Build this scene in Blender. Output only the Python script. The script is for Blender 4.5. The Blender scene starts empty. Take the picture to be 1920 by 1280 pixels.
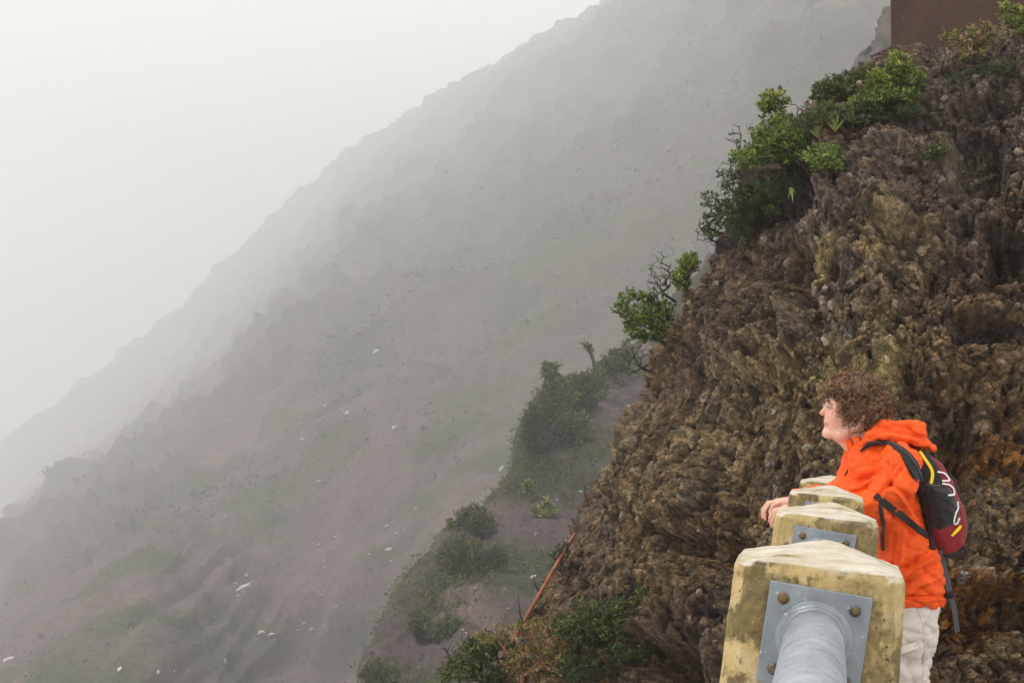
import bpy, math, random
import numpy as np
from mathutils import Vector, Matrix
from mathutils.bvhtree import BVHTree

scene = bpy.context.scene
col = scene.collection
rad = math.radians

# ------------------------------------------------------------------ camera
FPX, CX, CY = 3000.0, 960.0, 640.0            # focal length in photo pixels
CAM = Vector((0.0, 0.0, 1.36))
cam_data = bpy.data.cameras.new('camera')
cam_data.sensor_width = 36.0
cam_data.lens = 36.0 * FPX / 1920.0
cam_data.clip_start = 0.05
cam_data.clip_end = 6000.0
cam = bpy.data.objects.new('camera', cam_data)
col.objects.link(cam)
CAMROT = Matrix.Rotation(rad(90 + 2.52), 4, 'X') @ Matrix.Rotation(rad(5.0), 4, 'Z')
cam.matrix_world = Matrix.Translation(CAM) @ CAMROT
scene.camera = cam
CM = np.array(cam.matrix_world)
R3 = CM[:3, :3]
C3 = CM[:3, 3]

# ------------------------------------------------------------------ sky, sun, exposure
SUN_AZ, SUN_EL = rad(252.0), rad(60.0)        # compass angle of the sun, from +Y clockwise
world = bpy.data.worlds.new('World')
scene.world = world
world.use_nodes = True
wt = world.node_tree
wt.nodes.clear()
w_out = wt.nodes.new('ShaderNodeOutputWorld')
w_bg = wt.nodes.new('ShaderNodeBackground')
w_sky = wt.nodes.new('ShaderNodeTexSky')
w_sky.sky_type = 'NISHITA'
w_sky.sun_disc = False
w_sky.sun_elevation = SUN_EL
w_sky.sun_rotation = SUN_AZ
w_sky.air_density = 1.0
w_sky.dust_density = 6.0
w_sky.ozone_density = 1.0
# overcast: a cloud layer whose brightness follows the usual overcast law (1 + 2 sin h) / 3
w_tc = wt.nodes.new('ShaderNodeTexCoord')
w_sep = wt.nodes.new('ShaderNodeSeparateXYZ')
w_map = wt.nodes.new('ShaderNodeMapRange')
w_map.inputs['From Min'].default_value = 0.0
w_map.inputs['From Max'].default_value = 1.0
w_map.inputs['To Min'].default_value = 10.6
w_map.inputs['To Max'].default_value = 11.0
w_comb = wt.nodes.new('ShaderNodeVectorMath')
w_comb.operation = 'SCALE'
w_comb.inputs[0].default_value = (1.0, 1.0, 0.985)
w_mix = wt.nodes.new('ShaderNodeMix')
w_mix.data_type = 'RGBA'
w_mix.inputs['Factor'].default_value = 0.94
wt.links.new(w_tc.outputs['Generated'], w_sep.inputs[0])
wt.links.new(w_sep.outputs['Z'], w_map.inputs['Value'])
wt.links.new(w_map.outputs['Result'], w_comb.inputs['Scale'])
wt.links.new(w_sky.outputs['Color'], w_mix.inputs['A'])
wt.links.new(w_comb.outputs['Vector'], w_mix.inputs['B'])
wt.links.new(w_mix.outputs['Result'], w_bg.inputs['Color'])
w_bg.inputs['Strength'].default_value = 0.125
wt.links.new(w_bg.outputs['Background'], w_out.inputs['Surface'])

sun_data = bpy.data.lights.new('sun', 'SUN')
sun_data.energy = 1.5
sun_data.angle = rad(10)
sun_data.color = (1.0, 0.93, 0.82)
sun = bpy.data.objects.new('sun', sun_data)
col.objects.link(sun)
sdir = Vector((math.sin(SUN_AZ) * math.cos(SUN_EL), math.cos(SUN_AZ) * math.cos(SUN_EL), math.sin(SUN_EL)))
sun.rotation_euler = (-sdir).to_track_quat('-Z', 'Y').to_euler()
sun.location = (-20, -20, 60)

scene.view_settings.view_transform = 'Standard'
scene.view_settings.look = 'None'
scene.view_settings.gamma = 1.0
scene.view_settings.exposure = 0.22
scene.view_settings.use_curve_mapping = False
scene.render.engine = 'CYCLES'
scene.cycles.max_bounces = 8
scene.cycles.volume_bounces = 3
scene.cycles.use_denoising = True

HAZE_DENSITY = 0.0011

# ------------------------------------------------------------------ helpers
def P(px, py, d):
    """world point at photo pixel (px, py), d metres along the view axis"""
    px = np.asarray(px, float); py = np.asarray(py, float); d = np.asarray(d, float)
    px, py, d = np.broadcast_arrays(px, py, d)
    loc = np.stack([(px - CX) / FPX * d, -(py - CY) / FPX * d, -d], -1)
    return loc @ R3.T + C3

def pix(p):
    """photo pixel and depth of world points"""
    q = (np.asarray(p, float) - C3) @ R3
    d = -q[..., 2]
    d = np.where(np.abs(d) < 1e-6, 1e-6, d)
    return CX + q[..., 0] / d * FPX, CY - q[..., 1] / d * FPX, d

_rs = np.random.RandomState(11)
_perm = np.concatenate([_rs.permutation(256)] * 3).astype(np.int32)
_g = _rs.normal(size=(256, 3)); _g /= np.linalg.norm(_g, axis=1, keepdims=True); _g = _g.astype(np.float32)

def noise(p, f=1.0, seed=0.0):
    """gradient noise, about -1..1"""
    q = np.asarray(p, np.float64) * np.asarray(f, float) + seed * 17.31
    i = np.floor(q); t = (q - i).astype(np.float32)
    i = i.astype(np.int32) & 255
    u = t * t * t * (t * (t * 6 - 15) + 10)
    out = 0
    for dx in (0, 1):
        wx = u[..., 0] if dx else 1 - u[..., 0]
        for dy in (0, 1):
            wy = u[..., 1] if dy else 1 - u[..., 1]
            for dz in (0, 1):
                wz = u[..., 2] if dz else 1 - u[..., 2]
                h = _perm[_perm[_perm[(i[..., 0] + dx) & 255] + ((i[..., 1] + dy) & 255)] + ((i[..., 2] + dz) & 255)]
                gr = _g[h]
                out = out + wx * wy * wz * (gr[..., 0] * (t[..., 0] - dx) + gr[..., 1] * (t[..., 1] - dy) + gr[..., 2] * (t[..., 2] - dz))
    return out * 1.6

def fbm(p, f, octs=4, gain=0.5, seed=0.0, ridge=False):
    a, s = 1.0, 0.0
    f = np.asarray(f, float)
    for k in range(octs):
        n = noise(p, f, seed + k * 3.7)
        if ridge: n = 1 - 2 * np.abs(n)
        s = s + a * n; a *= gain; f = f * 2.03
    return s

def cells(p, f, seed=0, ids=False):
    """distance to the nearest scattered point, and that point's own random number"""
    q = np.asarray(p, float) * np.asarray(f, float) + seed * 9.7
    i = np.floor(q); q = (q - i).astype(np.float32); i = i.astype(np.int32) & 255
    best = np.full(q.shape[:-1], 9.0, np.float32); who = np.zeros(q.shape[:-1], np.float32)
    p1 = (_perm / 255.0).astype(np.float32)
    for dx in (-1, 0, 1):
        for dy in (-1, 0, 1):
            for dz in (-1, 0, 1):
                h = _perm[_perm[_perm[(i[..., 0] + dx) & 255] + ((i[..., 1] + dy) & 255)] + ((i[..., 2] + dz) & 255)]
                d = (p1[h] + (dx - q[..., 0])) ** 2 + (p1[h + 1] + (dy - q[..., 1])) ** 2 + (p1[h + 2] + (dz - q[..., 2])) ** 2
                if ids: who = np.where(d < best, p1[h + 3], who)
                best = np.minimum(best, d)
    return (np.sqrt(best), who) if ids else np.sqrt(best)

def tag(o, label=None, cat=None, group=None, kind=None):
    if label: o['label'] = label
    if cat: o['category'] = cat
    if group: o['group'] = group
    if kind: o['kind'] = kind
    return o

def empty(name, loc, label=None, cat=None, group=None):
    o = bpy.data.objects.new(name, None)
    o.empty_display_size = 0.1
    o.location = Vector([float(c) for c in loc])
    col.objects.link(o)
    return tag(o, label, cat, group)

def root_loc(parent):
    v = Vector((0, 0, 0))
    while parent is not None:
        v += parent.location
        parent = parent.parent
    return v

def make_mesh(name, V, F, smooth=True, colors=None):
    me = bpy.data.meshes.new(name)
    V = np.asarray(V, np.float32).reshape(-1, 3)
    if isinstance(F, np.ndarray):
        k = F.shape[1]
        me.vertices.add(len(V)); me.vertices.foreach_set('co', V.ravel())
        me.loops.add(F.size); me.loops.foreach_set('vertex_index', F.ravel().astype(np.int32))
        me.polygons.add(len(F))
        me.polygons.foreach_set('loop_start', np.arange(0, F.size, k, dtype=np.int32))
        me.update(calc_edges=True)
    else:
        me.from_pydata([tuple(map(float, v)) for v in V], [], F)
        me.update()
    me.polygons.foreach_set('use_smooth', np.full(len(me.polygons), bool(smooth)))
    if colors is not None:
        a = me.color_attributes.new('tint', 'FLOAT_COLOR', 'POINT')
        c = np.ones((len(V), 4), np.float32); c[:, :3] = colors
        a.data.foreach_set('color', c.ravel())
    return me

def build(name, V, F, mat, parent=None, smooth=True, colors=None, loc=None):
    """one mesh object; world-space vertices are stored relative to its thing's base"""
    V = np.asarray(V, float).reshape(-1, 3)
    if parent is not None:
        o_loc = np.array(root_loc(parent)); place = (0, 0, 0)
    else:
        if loc is None:
            loc = ((V[:, 0].min() + V[:, 0].max()) / 2, (V[:, 1].min() + V[:, 1].max()) / 2, V[:, 2].min())
        o_loc = np.array(loc, float); place = tuple(float(c) for c in o_loc)
    o = bpy.data.objects.new(name, make_mesh(name, V - o_loc, F, smooth, colors))
    col.objects.link(o)
    o.parent = parent
    o.location = place
    if mat is not None: o.data.materials.append(mat)
    return o

def copy_tree(o, parent=None):
    c = o.copy(); col.objects.link(c); c.parent = parent
    for ch in list(o.children): copy_tree(ch, c)
    return c

class MB:
    """collects several shapes for one mesh"""
    def __init__(self): self.V = []; self.F = []
    def add(self, V, F):
        n = len(self.V); self.V += [tuple(v) for v in V]; self.F += [tuple(i + n for i in f) for f in F]
    def tube(self, pts, rads, n=8, cap=True):
        pts = [Vector(p) for p in pts]
        if not hasattr(rads, '__len__'): rads = [rads] * len(pts)
        V = []; F = []; prev = None
        for k, p in enumerate(pts):
            a = pts[max(k - 1, 0)]; b = pts[min(k + 1, len(pts) - 1)]
            t = (b - a); t = t.normalized() if t.length > 1e-9 else Vector((0, 0, 1))
            u = prev if prev is not None else (Vector((0, 0, 1)) if abs(t.z) < .9 else Vector((1, 0, 0)))
            u = (u - t * u.dot(t))
            u = u.normalized() if u.length > 1e-6 else t.orthogonal().normalized()
            prev = u; v = t.cross(u)
            for j in range(n):
                an = 2 * math.pi * j / n
                V.append(p + (u * math.cos(an) + v * math.sin(an)) * rads[k])
        for k in range(len(pts) - 1):
            for j in range(n):
                F.append((k * n + j, k * n + (j + 1) % n, (k + 1) * n + (j + 1) % n, (k + 1) * n + j))
        if cap:
            F.append(tuple(reversed(range(n)))); F.append(tuple((len(pts) - 1) * n + j for j in range(n)))
        self.add(V, F)
    def build(self, name, mat, parent=None, smooth=True, loc=None):
        return build(name, np.array(self.V, float), self.F, mat, parent, smooth, loc=loc)

def bevel(o, w, seg=2, angle=35):
    m = o.modifiers.new('bevel', 'BEVEL'); m.width = w; m.segments = seg
    m.limit_method = 'ANGLE'; m.angle_limit = rad(angle); m.harden_normals = False
    return o

def bvh_of(V, F):
    return BVHTree.FromPolygons([tuple(map(float, v)) for v in V], [tuple(map(int, f)) for f in F])

def ray_px(bvh, px, py):
    """hit of the sight line through a photo pixel with a surface: point, normal"""
    d = Vector(P(px, py, 1.0) - C3).normalized()
    h = bvh.ray_cast(CAM, d)
    return h[0], h[1]

# ------------------------------------------------------------------ materials
def new_mat(name):
    m = bpy.data.materials.new(name); m.use_nodes = True
    nt = m.node_tree
    return m, nt, nt.nodes['Principled BSDF']

def N(nt, kind, **kw):
    n = nt.nodes.new(kind)
    for k, v in kw.items():
        if hasattr(n, k): setattr(n, k, v)
        else: n.inputs[k].default_value = v
    return n

def ramp(nt, src, stops, interp='LINEAR'):
    r = nt.nodes.new('ShaderNodeValToRGB'); r.color_ramp.interpolation = interp
    e = r.color_ramp.elements
    while len(e) < len(stops): e.new(0.5)
    for el, (p, c) in zip(e, stops):
        el.position = p; el.color = (*c, 1) if len(c) == 3 else c
    nt.links.new(src, r.inputs['Fac'])
    return r

def mixc(nt, fac, a, b, mode='MIX'):
    m = nt.nodes.new('ShaderNodeMix'); m.data_type = 'RGBA'; m.blend_type = mode
    for s, v in (('Factor', fac), ('A', a), ('B', b)):
        if isinstance(v, (int, float)): m.inputs[s].default_value = v
        elif isinstance(v, tuple): m.inputs[s].default_value = (*v, 1)
        else: nt.links.new(v, m.inputs[s])
    return m.outputs['Result']

def add_bump(nt, bsdf, height, strength, dist):
    b = nt.nodes.new('ShaderNodeBump'); b.inputs['Strength'].default_value = strength; b.inputs['Distance'].default_value = dist
    nt.links.new(height, b.inputs['Height']); nt.links.new(b.outputs['Normal'], bsdf.inputs['Normal'])

def plain_mat(name, c, rough=0.7, var=0.25, scale=30.0, bump=0.0, bscale=80.0, metal=0.0, bdist=0.004):
    m, nt, b = new_mat(name)
    tc = N(nt, 'ShaderNodeTexCoord')
    n1 = N(nt, 'ShaderNodeTexNoise', Scale=scale, Detail=5.0)
    nt.links.new(tc.outputs['Object'], n1.inputs['Vector'])
    r = ramp(nt, n1.outputs['Fac'], [(0.3, tuple(x * (1 - var) for x in c)), (0.7, tuple(min(1, x * (1 + var)) for x in c))])
    nt.links.new(r.outputs['Color'], b.inputs['Base Color'])
    b.inputs['Roughness'].default_value = rough; b.inputs['Metallic'].default_value = metal
    if bump:
        n2 = N(nt, 'ShaderNodeTexNoise', Scale=bscale, Detail=4.0)
        nt.links.new(tc.outputs['Object'], n2.inputs['Vector'])
        add_bump(nt, b, n2.outputs['Fac'], bump, bdist)
    return m

def tint_mat(name, rough=0.9, fine=60.0, var=0.35, bump=0.6, bdist=0.012, big=None):
    """surface coloured by its own stored tint, broken up by fine grain"""
    m, nt, b = new_mat(name)
    at = N(nt, 'ShaderNodeAttribute'); at.attribute_name = 'tint'
    tc = N(nt, 'ShaderNodeTexCoord')
    n1 = N(nt, 'ShaderNodeTexNoise', Scale=fine, Detail=6.0, Roughness=0.7)
    nt.links.new(tc.outputs['Object'], n1.inputs['Vector'])
    g = ramp(nt, n1.outputs['Fac'], [(0.25, (1 - var,) * 3), (0.75, (1 + var,) * 3)])
    c = mixc(nt, 1.0, at.outputs['Color'], g.outputs['Color'], 'MULTIPLY')
    if big:
        n3 = N(nt, 'ShaderNodeTexNoise', Scale=big, Detail=5.0, Roughness=0.65)
        nt.links.new(tc.outputs['Object'], n3.inputs['Vector'])
        g3 = ramp(nt, n3.outputs['Fac'], [(0.34, (0.42, 0.40, 0.38)), (0.5, (1.0, 1.0, 1.0)), (0.68, (1.75, 1.72, 1.66))])
        c = mixc(nt, 1.0, c, g3.outputs['Color'], 'MULTIPLY')
    nt.links.new(c, b.inputs['Base Color'])
    b.inputs['Roughness'].default_value = rough
    b.inputs['Specular IOR Level'].default_value = 0.25
    add_bump(nt, b, n1.outputs['Fac'], bump, bdist)
    return m

def leaf_mat(name, c1, c2, rough=0.45, trans=0.35, tip=None):
    m, nt, b = new_mat(name)
    geo = N(nt, 'ShaderNodeNewGeometry')
    stops = [(0.0, c1), (0.75, c2)]
    if tip: stops += [(0.86, tip), (1.0, tip)]
    r = ramp(nt, geo.outputs['Random Per Island'], stops)
    nt.links.new(r.outputs['Color'], b.inputs['Base Color'])
    b.inputs['Roughness'].default_value = rough
    b.inputs['Specular IOR Level'].default_value = 0.35
    tr = N(nt, 'ShaderNodeBsdfTranslucent')
    nt.links.new(r.outputs['Color'], tr.inputs['Color'])
    mx = N(nt, 'ShaderNodeMixShader'); mx.inputs[0].default_value = trans
    nt.links.new(b.outputs[0], mx.inputs[1]); nt.links.new(tr.outputs[0], mx.inputs[2])
    out = [n for n in nt.nodes if n.type == 'OUTPUT_MATERIAL'][0]
    nt.links.new(mx.outputs[0], out.inputs['Surface'])
    return m
# ------------------------------------------------------------------ terrain
def grid_faces(nr, nc):
    i = np.arange(nr * nc).reshape(nr, nc)
    return np.stack([i[:-1, :-1], i[:-1, 1:], i[1:, 1:], i[1:, :-1]], -1).reshape(-1, 4)

def cubic(ctrl, n):
    """Catmull-Rom through control points along axis 0"""
    k = len(ctrl)
    t = np.linspace(0, k - 1 - 1e-6, n); i = t.astype(int); f = (t - i)[(...,) + (None,) * (ctrl.ndim - 1)]
    g = lambda j: ctrl[np.clip(j, 0, k - 1)]
    p0, p1, p2, p3 = g(i - 1), g(i), g(i + 1), g(i + 2)
    return 0.5 * (2 * p1 + (p2 - p0) * f + (2 * p0 - 5 * p1 + 4 * p2 - p3) * f ** 2 + (3 * p1 - p0 - 3 * p2 + p3) * f ** 3)

def grid_normals(G):
    a = np.gradient(G, axis=0); b = np.gradient(G, axis=1)
    n = np.cross(b, a); n /= np.linalg.norm(n, axis=-1, keepdims=True) + 1e-12
    return n

def lerp3(a, b, t):
    t = np.clip(t, 0, 1)[..., None]
    return np.asarray(a) * (1 - t) + np.asarray(b) * t

def sstep(a, b, x):
    t = np.clip((x - a) / (b - a), 0, 1)
    return t * t * (3 - 2 * t)

# ---- far mountainside: one long spur falling to the lower left
crest = [(2250, -190, 600), (1780, -190, 650), (1500, -150, 740), (1245, 0, 960), (975, 165, 1200), (665, 372, 1420),
         (335, 700, 1620), (70, 915, 1720), (-260, 1180, 1780), (-700, 1600, 1840)]
rows = []
for k, (x, y, d) in enumerate(crest):
    w = float(np.clip((1250 - x) / 1150.0, 0, 1))                   # how far down the spur
    c = P(x - 15 - 45 * w, y - 25 - 50 * w, min(d * 1.5, 2350))
    f = [a0 * (1 - w) + b0 * w for a0, b0 in ((0.70, 0.215), (0.42, 0.082), (0.225, 0.068), (0.14, 0.064), (0.12, 0.062))]
    rows.append([c + np.array([-200.0, 400.0, -360.0]),             # the far side, out of sight
                 c + np.array([-30.0, 90.0, -40.0]),
                 c,
                 P(x, y, d),
                 P(x + 60, y + 120, d * f[0]),
                 P(x + 130, y + 300, d * f[1]),
                 P(x + 240, y + 600, d * f[2]),
                 P(x + 380, y + 1000, d * f[3]),
                 P(x + 540, y + 1500, d * f[4])])
ctrl = np.array(rows)
G = cubic(ctrl, 340)
G = cubic(G.transpose(1, 0, 2), 380)                                 # rows: down the flank
NR, NC = G.shape[:2]
Nn = grid_normals(G)
if Nn[NR // 2, NC // 2] @ (C3 - G[NR // 2, NC // 2]) < 0: Nn = -Nn
pp = G.reshape(-1, 3)
rows_t = np.linspace(0, 1, NR)[:, None]
gx, gy, gd = pix(pp)
dd = np.clip(gd / 220.0, 0.35, 3.0)
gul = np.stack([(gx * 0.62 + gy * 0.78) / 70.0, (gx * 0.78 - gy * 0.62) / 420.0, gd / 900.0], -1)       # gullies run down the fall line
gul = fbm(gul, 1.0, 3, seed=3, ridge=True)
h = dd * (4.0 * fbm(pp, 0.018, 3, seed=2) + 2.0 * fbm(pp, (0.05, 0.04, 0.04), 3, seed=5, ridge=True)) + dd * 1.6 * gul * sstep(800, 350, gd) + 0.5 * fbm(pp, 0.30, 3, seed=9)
G = G + Nn * h.reshape(NR, NC, 1)
fp = G.reshape(-1, 3)
slope_F = grid_faces(NR, NC)
m1 = fbm(fp, 0.05, 4, seed=21); m2 = fbm(fp, 0.014, 3, seed=25)
cc = lerp3((0.105, 0.075, 0.068), (0.055, 0.058, 0.036), sstep(-0.25, 0.5, m1))     # mauve scree / scrub
fx, fy, fd = pix(fp)
cc = lerp3(cc, (0.065, 0.064, 0.042), sstep(850, 450, fy) * 0.7)
cc = lerp3(cc, (0.15, 0.105, 0.09), sstep(0.35, 0.9, m2) * sstep(700, 1000, fy))
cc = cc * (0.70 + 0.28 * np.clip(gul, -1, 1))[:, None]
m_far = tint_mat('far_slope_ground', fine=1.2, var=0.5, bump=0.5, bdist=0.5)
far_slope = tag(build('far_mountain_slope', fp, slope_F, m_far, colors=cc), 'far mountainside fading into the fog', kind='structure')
Gs = G[::2, ::2]
far_bvh = bvh_of(Gs.reshape(-1, 3), grid_faces(*Gs.shape[:2]))

# ---- middle spur with shrubs
# contour seen against the far slope, and the face running to the right behind the near cliff
edge = [(1330, 480, 84.5), (1260, 560, 81.3), (1175, 655, 78.2), (1090, 735, 73.5), (1020, 770, 70.4), (985, 830, 67.3), (965, 890, 65.7), (905, 945, 62.6),
        (850, 1020, 59.4), (800, 1105, 56.3), (750, 1170, 53.9), (705, 1235, 51.6), (650, 1310, 50.0), (560, 1430, 48.6), (400, 1650, 46.9)]
rows = []
for (x, y, d) in edge:
    c = P(x, y, d)
    rows.append([c + np.array([4.0, 24.0, -19.0]), c + np.array([1.0, 8.0, -3.5]), c,
                 P(x + 55, y + 25, d * 0.965), P(x + 190, y + 95, d * 0.90), P(x + 420, y + 260, d * 0.80), P(x + 760, y + 560, d * 0.70)])
G = cubic(np.array(rows), 340)
G = cubic(G.transpose(1, 0, 2), 240)
NR, NC = G.shape[:2]
Nn = grid_normals(G)
if Nn[NR // 2, NC // 2] @ (C3 - G[NR // 2, NC // 2]) < 0: Nn = -Nn
pp = G.reshape(-1, 3)
h = 0.75 * fbm(pp, 0.11, 3, seed=31) + 0.30 * fbm(pp, 0.55, 3, seed=35, ridge=True) + 0.06 * fbm(pp, 2.4, 2, seed=39)
G = G + Nn * h.reshape(NR, NC, 1)
sp = G.reshape(-1, 3)
spur_F = grid_faces(NR, NC)
cc = lerp3((0.066, 0.050, 0.046), (0.038, 0.040, 0.022), sstep(-0.2, 0.4, fbm(sp, 0.16, 4, seed=41)))
cc = lerp3(cc, (0.12, 0.085, 0.08), sstep(0.3, 0.9, fbm(sp, 0.3, 3, seed=44)))
m_spur = tint_mat('spur_ground', fine=4.0, var=0.45, bump=0.5, bdist=0.15)
spur = tag(build('middle_spur', sp, spur_F, m_spur, colors=cc), 'brown rocky spur in thin mist', kind='structure')
Gs = G[::2, ::2]
spur_bvh = bvh_of(Gs.reshape(-1, 3), grid_faces(*Gs.shape[:2]))

# ---- a farther spur just showing beside the wall
edge2 = [(1480, 420, 118), (1560, 250, 114), (1598, 140, 111), (1622, 80, 109), (1642, 40, 107), (1668, 5, 106), (1760, -60, 104), (1960, -110, 102)]
rows = []
for (x, y, d) in edge2:
    c = P(x, y, d)
    rows.append([c + np.array([6.0, 40.0, -30.0]), c + np.array([1.0, 9.0, -4.0]), c, P(x + 60, y + 110, d * 0.97), P(x + 170, y + 420, d * 0.9)])
G = cubic(np.array(rows), 120); G = cubic(G.transpose(1, 0, 2), 90)
NR, NC = G.shape[:2]; Nn = grid_normals(G)
if Nn[NR // 2, NC // 2] @ (C3 - G[NR // 2, NC // 2]) < 0: Nn = -Nn
pp = G.reshape(-1, 3)
G = G + Nn * (0.9 * fbm(pp, 0.2, 3, seed=131) + 0.5 * fbm(pp, 0.9, 3, seed=133)).reshape(NR, NC, 1)
bp = G.reshape(-1, 3)
cc = lerp3((0.085, 0.062, 0.055), (0.045, 0.046, 0.026), sstep(-0.3, 0.3, fbm(bp, 0.4, 3, seed=135)))
tag(build('back_spur', bp, grid_faces(NR, NC), m_spur, colors=cc), 'pale misty rock spur beside the wall', kind='structure')

# ---- near cliff: a bulging buttress of volcanic rock
sil = [(700, 1640), (860, 1410), (945, 1280), (1000, 1165), (1030, 1105), (1062, 1045), (1088, 1000), (1108, 930), (1128, 870), (1152, 800),
       (1186, 745), (1200, 690), (1245, 615), (1285, 545), (1325, 455), (1385, 365), (1445, 300), (1520, 205), (1590, 150), (1665, 108), (1700, 98)]
DS = 11.4
sw = P([s[0] for s in sil], [s[1] for s in sil], DS)
sz = sw[:, 2]; sx = sw[:, 0]; sy = sw[:, 1]
Z0, Z1 = sz[0], sz[-1]
TOPR = 50                                                   # extra rows roll back over the top
zz = np.concatenate([np.linspace(Z0, -0.7, 50, endpoint=False), np.linspace(-0.7, Z1, 790)])
xs = np.interp(zz, sz, sx); ys = np.interp(zz, sz, sy)
# sideways parameter: behind the corner, round the bulge, then along the face to the right
n_b, n_a = 50, 640
phi = np.concatenate([np.linspace(-75, 0, n_b, endpoint=False), np.linspace(0, 90, n_a)])
Rx = 2.0 + 0.0 * zz
By = 3.05 - 0.36 * np.clip(zz, -1.0, 5)
cph, sph = np.cos(np.radians(phi)), np.sin(np.radians(phi))
X = xs[:, None] + Rx[:, None] * (1 - cph[None, :])
Y = np.where(phi[None, :] < 0, ys[:, None] - 4.5 * sph[None, :], ys[:, None] - By[:, None] * sph[None, :])
xe = np.concatenate([np.linspace(0, 2.0, 211)[1:], 2.0 + np.linspace(0, 1, 31)[1:] ** 1.5 * 1.8])
X2 = X[:, -1:] + xe[None, :]
Y2 = Y[:, -1:] - 0.10 * (X2 - X[:, -1:])
X = np.concatenate([X, X2], 1); Y = np.concatenate([Y, Y2], 1)
Z = np.repeat(zz[:, None], X.shape[1], 1)
# top: lift towards the right and roll back
Z = Z + (sstep(2.4, 5.5, X) * 0.75) * sstep(1.0, Z1, Z)
t = np.linspace(0, 1, TOPR + 1)[1:, None]
Xt = X[-1:] + 0.6 * t + 0 * X[-1:]
Yt = Y[-1:] + 5.0 * t ** 1.3
Zt = Z[-1:] + 0.20 * np.sin(t * 1.5) - 0.35 * t ** 2
G = np.stack([np.concatenate([X, Xt]), np.concatenate([Y, Yt]), np.concatenate([Z, Zt])], -1)
NR, NC = G.shape[:2]
Nn = grid_normals(G)
if Nn[NR // 2, NC // 2] @ (C3 - G[NR // 2, NC // 2]) < 0: Nn = -Nn
pp = G.reshape(-1, 3)
px_, py_, pd_ = pix(pp)
warp = np.stack([noise(pp, 1.7, 51), noise(pp, 1.7, 52), noise(pp, 1.7, 53)], -1)
pw = pp + 0.16 * warp
h = 0.20 * fbm(pp, (0.75, 0.75, 0.55), 2, seed=60)
fl = fbm(pw, (2.1, 2.1, 0.55), 3, seed=64, ridge=True)              # upright flutes
inf = (px_ > 780) & (px_ < 2330) & (py_ > -60) & (py_ < 1360)         # fine relief only where it can be seen
def part(fn, *a):
    out = np.zeros(len(pp), np.float32); out[inf] = fn(*[x[inf] if isinstance(x, np.ndarray) and len(x) == len(pp) else x for x in a]); return out
w2 = np.zeros_like(pp)
for k in range(3): w2[:, k] = part(lambda q, k=k: noise(q, 6.5, 55 + k), pp)
wq = pp + 0.05 * warp + 0.016 * w2
c1d, c1i = cells(pw, (3.2, 3.2, 2.4), 3, True)
def grains(f, sd):
    a = np.zeros(len(pp), np.float32); b_ = np.full(len(pp), 0.5, np.float32)
    a[inf], b_[inf] = cells(wq[inf], f, sd, True)
    return 0.30 - a ** 2, b_
g1, i1 = grains((6.5, 6.5, 5.6), 5); g2, i2 = grains((14.0, 14.0, 12.5), 8); g3, i3 = grains((31.0, 31.0, 28.0), 9)
gr1 = np.abs(noise(pw, (5.5, 5.5, 3.0), 71)); gr3 = part(lambda q: noise(q, 60.0, 75), pp); gr4 = part(lambda q: 1 - 2 * np.abs(noise(q, (13.0, 13.0, 8.0), 78)), wq)
knob = sstep(-0.35, 0.45, noise(pp, (1.0, 1.0, 0.7), 80))                          # where the rock is knobbly and where smoother
pit = 0.8 * sstep(0.35, 0.8, noise(pw, (3.5, 3.5, 2.4), 83)) + part(lambda q: 0.75 * sstep(0.30, 0.65, noise(q, (9.0, 9.0, 6.0), 86)) + 0.5 * sstep(0.25, 0.55, noise(q, (21.0, 21.0, 14.0), 88)), wq)     # eroded holes
rough_ = 0.40 + 0.95 * knob
ledge = noise(pw + 0.12 * warp, (0.5, 0.5, 2.6), 91); ledge = sstep(0.05, 0.22, ledge) - 0.8 * sstep(-0.05, -0.25, ledge)
h = (h - 0.10 + 0.035 * fl + 0.045 * ledge + 0.10 * (0.3 - c1d ** 2) + 0.10 * (c1i - 0.5) + 0.045 * (gr1 - 0.3)
     + rough_ * (0.050 * g1 + 0.042 * (i1 - 0.5) + 0.036 * g2 + 0.032 * (i2 - 0.5) + 0.018 * g3 + 0.020 * (i3 - 0.5) + 0.006 * gr4) + 0.009 * gr3 - 0.10 * pit)
RIMX = [1290, 1330, 1400, 1470, 1560, 1620, 1700, 1780, 1860, 1960]; RIMY = [500, 430, 385, 355, 318, 262, 222, 190, 160, 140]
rim = py_ - np.interp(px_, RIMX, RIMY) + 14 * noise(pp, 2.5, 44)      # pixels below the soil line
rimw = sstep(1370, 1430, px_) * sstep(1560, 1460, px_) + 0.35 * sstep(1400, 1560, px_)
h = h + 0.10 * sstep(-70, -30, rim) * sstep(5, -20, rim) * rimw - 0.14 * sstep(-14, 5, rim) * sstep(75, 20, rim) * rimw
def dent(cx, cy, rx, ry, a, soft=0.35):
    global h
    ax = np.abs(px_ - cx) / rx; ay = np.abs(py_ - cy) / ry
    d = np.maximum(ax, ay) + 0.18 * noise(pp, 3.0, cx * .01)
    h = h + a * sstep(1.0 + soft, 1.0 - soft, d)
dent(1825, 295, 50, 68, -0.44, 0.3)           # square dark niche under the wall
dent(1895, 480, 40, 40, -0.37)
dent(1840, 610, 45, 22, -0.34)
dent(1770, 400, 100, 26, 0.12)
dent(1860, 590, 60, 14, 0.12)
dent(1610, 330, 60, 90, 0.14, 0.5)
dent(1620, 560, 55, 170, 0.19, 0.6)           # pale rib above the person
dent(1490, 520, 25, 60, -0.27, 0.5)
dent(1350, 1030, 40, 30, -0.27, 0.5)
dent(1260, 1010, 36, 20, -0.24, 0.5)
dent(1430, 470, 70, 40, -0.17, 0.5)
dent(1790, 900, 30, 130, -0.27, 0.5)
dent(1740, 870, 30, 60, 0.14, 0.5)
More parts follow.
